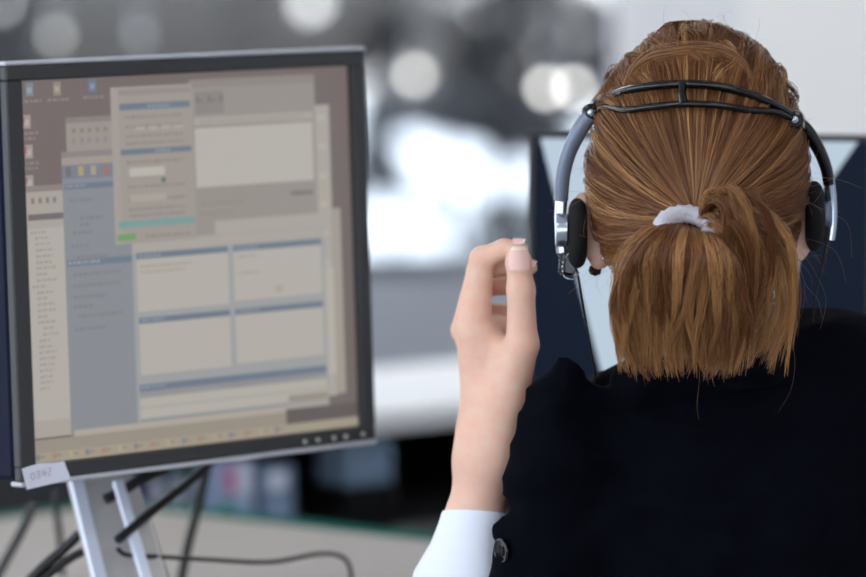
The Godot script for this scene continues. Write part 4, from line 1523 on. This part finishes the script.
# ---------------- clothes
func clothes(t: Node) -> void:
	var mb := MB.new()
	fclear()
	var d := 3.42
	# back and shoulders
	cap(kk(690, 478, d), kk(690, 700, d + 0.0), 0.1, 0.105, 0.06)
	cap(kk(620, 510, d), kk(630, 720, d), 0.085, 0.085, 0.06)
	cap(kk(790, 470, d), kk(770, 720, d), 0.09, 0.09, 0.06)
	cap(kk(690, 432, 3.37), kk(592, 440, 3.38), 0.045, 0.032, 0.03)
	cap(kk(690, 432, 3.37), kk(828, 388, 3.39), 0.047, 0.05, 0.04)
	cap(kk(828, 386, 3.4), kk(900, 392, 3.43), 0.052, 0.052, 0.04)
	# collar round the neck
	cap(kk(645, 377, 3.312), kk(750, 364, 3.307), 0.015, 0.015, 0.03)
	cap(kk(645, 377, 3.312), kk(630, 392, 3.4), 0.013, 0.01, 0.03)
	cap(kk(750, 364, 3.307), kk(785, 356, 3.39), 0.015, 0.016, 0.03)
	# left sleeve, gathered at the shoulder
	cap(kk(566, 412, 3.345), kk(556, 470, 3.340), 0.0305, 0.033, 0.02)
	cap(kk(556, 470, 3.340), kk(545, 590, 3.345), 0.033, 0.038, 0.02)
	cap(kk(545, 590, 3.345), kk(535, 690, 3.355), 0.038, 0.042, 0.02)
	for q in [[552, 384, 566, 376, 0.0125], [538, 402, 558, 388, 0.0118], [533, 424, 556, 414, 0.0112], [526, 447, 550, 440, 0.0108], [518, 470, 540, 458, 0.0104], [511, 496, 535, 484, 0.0108], [506, 524, 530, 514, 0.0104], [505, 553, 528, 548, 0.0112], [504, 590, 528, 590, 0.013]]:
		cap(kk(q[0], q[1], 3.337), kk(q[2], q[3], 3.318), q[4], q[4] * 0.9, 0.0055)
	# right sleeve
	cap(kk(900, 395, 3.43), kk(950, 640, 3.5), 0.052, 0.042, 0.03)
	cap(kk(950, 640, 3.5), kk(880, 640, 3.7), 0.042, 0.032, 0.03)
	# hem over the hips
	cap(kk(620, 830, 3.42), kk(770, 830, 3.42), 0.1, 0.1, 0.08)
	var nz := FastNoiseLite.new()
	nz.seed = 4
	nz.frequency = 9.0
	nz.fractal_octaves = 2
	var nz2 := FastNoiseLite.new()
	nz2.seed = 8
	nz2.frequency = 26.0
	nz2.fractal_octaves = 1
	var bump := func(p: Vector3) -> float:
		var a := absf(nz.get_noise_3d(p.x * 1.0, p.y * 1.6, p.z)) 
		var b := nz2.get_noise_3d(p.x, p.y * 1.5, p.z)
		return 0.013 * a + 0.0024 * b - 0.003
	nets(mb, kk(475, 985, 3.72) - Vector3(0.02, 0.0, 0.05), Vector3(0.27, -0.08, 0.12), 0.0062, bump)
	var jk := obj("jacket", mb, M.jacket, t, KX)
	# sleeve button
	mb = MB.new()
	var bs := Basis(Vector3(-0.86, -0.1, 0.5).normalized().cross(Vector3(0, 1, 0.1)).normalized() * -1.0, Vector3(-0.86, -0.1, 0.5).normalized(), Vector3.ZERO)
	bs.z = bs.x.cross(bs.y)
	var bc := kk(501.5, 551, 3.321)
	lathe(mb, [Vector2(-0.002, 0.0001), Vector2(-0.002, 0.0095), Vector2(0.0004, 0.0102), Vector2(0.0014, 0.0095), Vector2(0.0016, 0.0082), Vector2(0.0007, 0.0074), Vector2(0.0004, 0.0001)], bc, bs, 26)
	var bt := obj("sleeve_button", mb, M.button, jk, KX)
	mb = MB.new()
	for s in [-1.0, 1.0]:
		tube(mb, PackedVector3Array([bc + bs * Vector3(s * 0.002, 0.0012, -0.0035), bc + bs * Vector3(s * 0.002, 0.0016, 0.0), bc + bs * Vector3(s * 0.002, 0.0012, 0.0035)]), func(_u): return 0.0006, 6)
	obj("thread", mb, M.cable, bt, KX)
	# shirt sleeve: a loose white tube from the cuff to the elbow, with real wall thickness
	mb = MB.new()
	var rings := [[476, 513, 3.3830, 0.0262], [475.5, 516, 3.3830, 0.0268], [474, 525, 3.3830, 0.0282], [470, 545, 3.3830, 0.0315], [464, 572, 3.3840, 0.039], [466, 605, 3.3860, 0.047], [480, 655, 3.3880, 0.05], [500, 720, 3.3900, 0.045]]
	for side in 2:
		var s0 := mb.v.size()
		for i in rings.size():
			var q: Array = rings[i]
			var cen := kk(q[0], q[1], q[2])
			for j in 48:
				var w := TAU * j / 48.0
				var fold := 1.0 + 0.035 * sin(w * 5.0 + i * 0.6) * minf(1.0, i * 0.3) + 0.02 * sin(w * 9.0 - i * 0.9) * minf(1.0, i * 0.2)
				var rr: float = (q[3] - side * 0.0012) * fold
				var nn := Vector3(cos(w), 0.25 if i < 5 else 0.0, sin(w)).normalized()
				# the cuff's mouth leans: higher in the middle of the arm's outer side
				mb.vert(cen + Vector3(cos(w) * rr, 0.0035 * sin(w) - 0.0015 * cos(w), sin(w) * rr), nn * (1.0 if side == 0 else -1.0))
		mb.grid(rings.size(), 48, s0, true)
	for j in 48:
		var a := j
		var b := (j + 1) % 48
		var h := rings.size() * 48
		mb.poly([mb.v[a], mb.v[b], mb.v[b + h], mb.v[a + h]], Vector3.UP)
	obj("shirt_sleeve", mb, M.shirt, t, KX)
	# trousers and shoes, below the frame
	fclear()
	var inv := KX.affine_inverse()
	var hip := Vector3(KX.origin.x, 0.56, KX.origin.z - 0.06)
	for s in [-1.0, 1.0]:
		var h: Vector3 = hip + Vector3(s * 0.085, 0, 0)
		var kn: Vector3 = hip + Vector3(s * 0.11, -0.02, -0.42)
		var an: Vector3 = hip + Vector3(s * 0.11, -0.47, -0.34)
		cap(h, kn, 0.085, 0.062, 0.04)
		cap(kn, an, 0.06, 0.042, 0.03)
	cap(hip + Vector3(-0.06, 0.03, 0.02), hip + Vector3(0.06, 0.03, 0.02), 0.1, 0.1, 0.05)
	mb = MB.new()
	nets(mb, hip + Vector3(-0.24, -0.55, -0.52), hip + Vector3(0.24, 0.2, 0.16), 0.012)
	obj("trousers", mb, M.trousers, t)
	for s in [-1.0, 1.0]:
		fclear()
		var an: Vector3 = hip + Vector3(s * 0.11, -0.49, -0.34)
		cap(Vector3(an.x, 0.045, an.z + 0.05), Vector3(an.x, 0.04, an.z - 0.1), 0.036, 0.036, 0.02)
		cap(Vector3(an.x, 0.034, an.z - 0.1), Vector3(an.x, 0.03, an.z - 0.16), 0.033, 0.026, 0.02)
		mb = MB.new()
		nets(mb, Vector3(an.x - 0.06, 0.0, an.z - 0.22), Vector3(an.x + 0.06, 0.12, an.z + 0.11), 0.008)
		obj("shoe", mb, M.shoe, t)
	# the stool that carries her
	var st := thing("office_stool", "black office stool under the seated woman", "stool", Vector3(hip.x, 0, hip.z))
	mb = MB.new()
	lathe(mb, [Vector2(0.4, 0.0001), Vector2(0.4, 0.19), Vector2(0.42, 0.205), Vector2(0.445, 0.205), Vector2(0.462, 0.19), Vector2(0.466, 0.12), Vector2(0.466, 0.0001)], Vector3(hip.x, 0, hip.z), Basis.IDENTITY, 40)
	obj("seat", mb, M.black_board, st)
	mb = MB.new()
	tube(mb, PackedVector3Array([Vector3(hip.x, 0.06, hip.z), Vector3(hip.x, 0.41, hip.z)]), func(_u): return 0.028, 16)
	obj("post", mb, M.metal_leg, st)
	for i in 5:
		var w := TAU * i / 5.0 + 0.3
		mb = MB.new()
		tube(mb, PackedVector3Array([Vector3(hip.x, 0.09, hip.z), Vector3(hip.x + cos(w) * 0.26, 0.03, hip.z + sin(w) * 0.26)]), func(_u): return 0.022, 10)
		lathe(mb, ball(0.024), Vector3(hip.x + cos(w) * 0.26, 0.025, hip.z + sin(w) * 0.26))
		obj("foot", mb, M.black_gloss, st)

# ------------------------------------------------------------------ outside and far lamps
func outside() -> void:
	var mb := MB.new()
	bx(mb, Vector3(0, -0.35, -43.7), Vector3(60, 0.2, 60), 0.01)
	bx(mb, Vector3(-18.4, -0.35, 0), Vector3(30, 0.2, 27), 0.01)
	struct("ground", mb, M.paving)
	# shrubs in planters behind the far window: [centre px, py, half width, half height, leaves, material, label]
	var leaf := MB.new()
	var ring := [Vector3(0, -0.5, 0), Vector3(0.16, -0.2, 0.03), Vector3(0.2, 0.1, 0.04), Vector3(0.1, 0.35, 0.02), Vector3(0, 0.5, 0), Vector3(-0.1, 0.35, 0.02), Vector3(-0.2, 0.1, 0.04), Vector3(-0.16, -0.2, 0.03)]
	for i in range(1, 7):
		leaf.poly([ring[0], ring[i], ring[i + 1]], Vector3.BACK)
	var lm := leaf.mesh()
	var holes := [[310, 2, 16], [0, 0, 12], [413, 146, 20], [440, 166, 32], [470, 176, 36], [516, 178, 24], [392, 238, 44], [445, 258, 36], [500, 255, 20], [536, 262, 18], [412, 75, 10], [546, 88, 9], [572, 88, 9], [485, 14, 12]]
	var sets := [
		[160, 0, 270, 110, 16000, "leaf_dark", "broad dark shrub outside the far window, behind the grey monitor", 15.2],
		[440, 35, 75, 80, 1100, "leaf", "grey-leaved shrub outside the far window above the white glare", 15.6],
		[540, 50, 90, 80, 1500, "leaf_dark", "dark shrub outside the far window beside the pale dividing wall", 15.0],
		[388, 130, 34, 56, 330, "leaf", "small grey shrub outside at the right edge of the monitor", 14.6],
		[505, 138, 70, 26, 420, "leaf_dark", "low dark shrub outside the far window left of the pale blue screen", 14.4],
	]
	sets.append([462, 190, 118, 100, 1500, "leaf", "wide loose shrub outside the far window amid the white glare", 14.9])
	for q in sets:
		var c := at(q[0], q[1], q[7])
		var t := thing("potted_shrub", q[6], "shrub", Vector3(c.x, -0.25, c.z), "shrubs outside the far window")
		var mm := MultiMesh.new()
		mm.transform_format = MultiMesh.TRANSFORM_3D
		mm.mesh = lm
		var xs := []
		while xs.size() < q[4]:
			var a := rng.randf() * TAU
			var rr := sqrt(rng.randf())
			var px: float = q[0] + cos(a) * rr * q[2]
			var py: float = q[1] + sin(a) * rr * q[3]
			var skip := false
			for h in holes:
				if Vector2(px - h[0], py - h[1]).length() < h[2]:
					skip = true
			if skip:
				continue
			var w := at(px, py, q[7]) + Vector3(0, 0, gauss() * 0.12)
			xs.append(Transform3D(Basis.from_euler(Vector3(rng.randf() * TAU, rng.randf() * TAU, rng.randf() * TAU)).scaled(Vector3.ONE * rng.randf_range(0.05, 0.1)), w))
		mm.instance_count = xs.size()
		for i in xs.size():
			mm.set_instance_transform(i, xs[i])
		var mi := MultiMeshInstance3D.new()
		mi.name = "foliage"
		mi.multimesh = mm
		mi.material_override = M[q[5]]
		mi.set_meta("kind", "stuff")
		t.add_child(mi, true)
		mi.transform = t.transform.affine_inverse()
		mb = MB.new()
		tube(mb, spline([Vector3(c.x, -0.05, c.z), Vector3(c.x + 0.02, 0.3, c.z), Vector3(c.x, c.y, c.z)], 5), func(u): return 0.02 - 0.012 * u, 8)
		obj("stem", mb, M.leaf_dark, t)
		mb = MB.new()
		lathe(mb, [Vector2(0, 0.0001), Vector2(0, 0.11), Vector2(0.2, 0.14), Vector2(0.22, 0.15), Vector2(0.22, 0.13), Vector2(0.18, 0.125), Vector2(0.18, 0.0001)], Vector3(c.x, -0.25, c.z))
		obj("pot", mb, M.pot, t)
	# small bare bulbs hanging before the far window
	var bulbs := [[415, 75, 11.6, 5.0, "bare bulb hanging just right of the grey monitor's top corner"], [546, 88, 11.2, 6.0, "bare bulb left of a pair, above the pale blue screen"], [573, 87, 11.2, 6.0, "bare bulb right of a pair, nearest the hair"], [140, 36, 9.5, 0.2, "dim bare bulb hanging above the middle of the monitor"], [56, 36, 10.5, 1.2, "dim bare bulb hanging above the monitor's top left icons"]]
	var k := 0
	for q in bulbs:
		var c := at(q[0], q[1], q[2])
		var t := thing("hanging_bulb", q[4], "lamp", Vector3(c.x, 2.8, c.z), "bare bulbs before the far window")
		var m := mat("bulb_glow_%d" % k, Color(0.9, 0.9, 0.9), 0.5)
		m.emission_enabled = true
		m.emission = Color(1, 0.99, 0.96)
		m.emission_energy_multiplier = q[3]
		mb = MB.new()
		lathe(mb, ball(0.014), c, Basis.IDENTITY, 16)
		obj("bulb", mb, m, t)
		mb = MB.new()
		lathe(mb, [Vector2(0.01, 0.0001), Vector2(0.01, 0.008), Vector2(0.04, 0.008), Vector2(0.045, 0.0001)], c, Basis.IDENTITY, 12)
		obj("socket", mb, M.rim_silver, t)
		mb = MB.new()
		tube(mb, PackedVector3Array([c + Vector3(0, 0.04, 0), Vector3(c.x, 2.8, c.z)]), func(_u): return 0.0025, 6)
		obj("cord", mb, M.rim_silver, t)
		var l := OmniLight3D.new()
		l.name = "bulb_light"
		l.light_energy = q[3] * 0.0005
		l.light_size = 0.014
		l.omni_range = 30.0
		l.shadow_enabled = true
		t.add_child(l, true)
		l.position = c - t.position
		k += 1
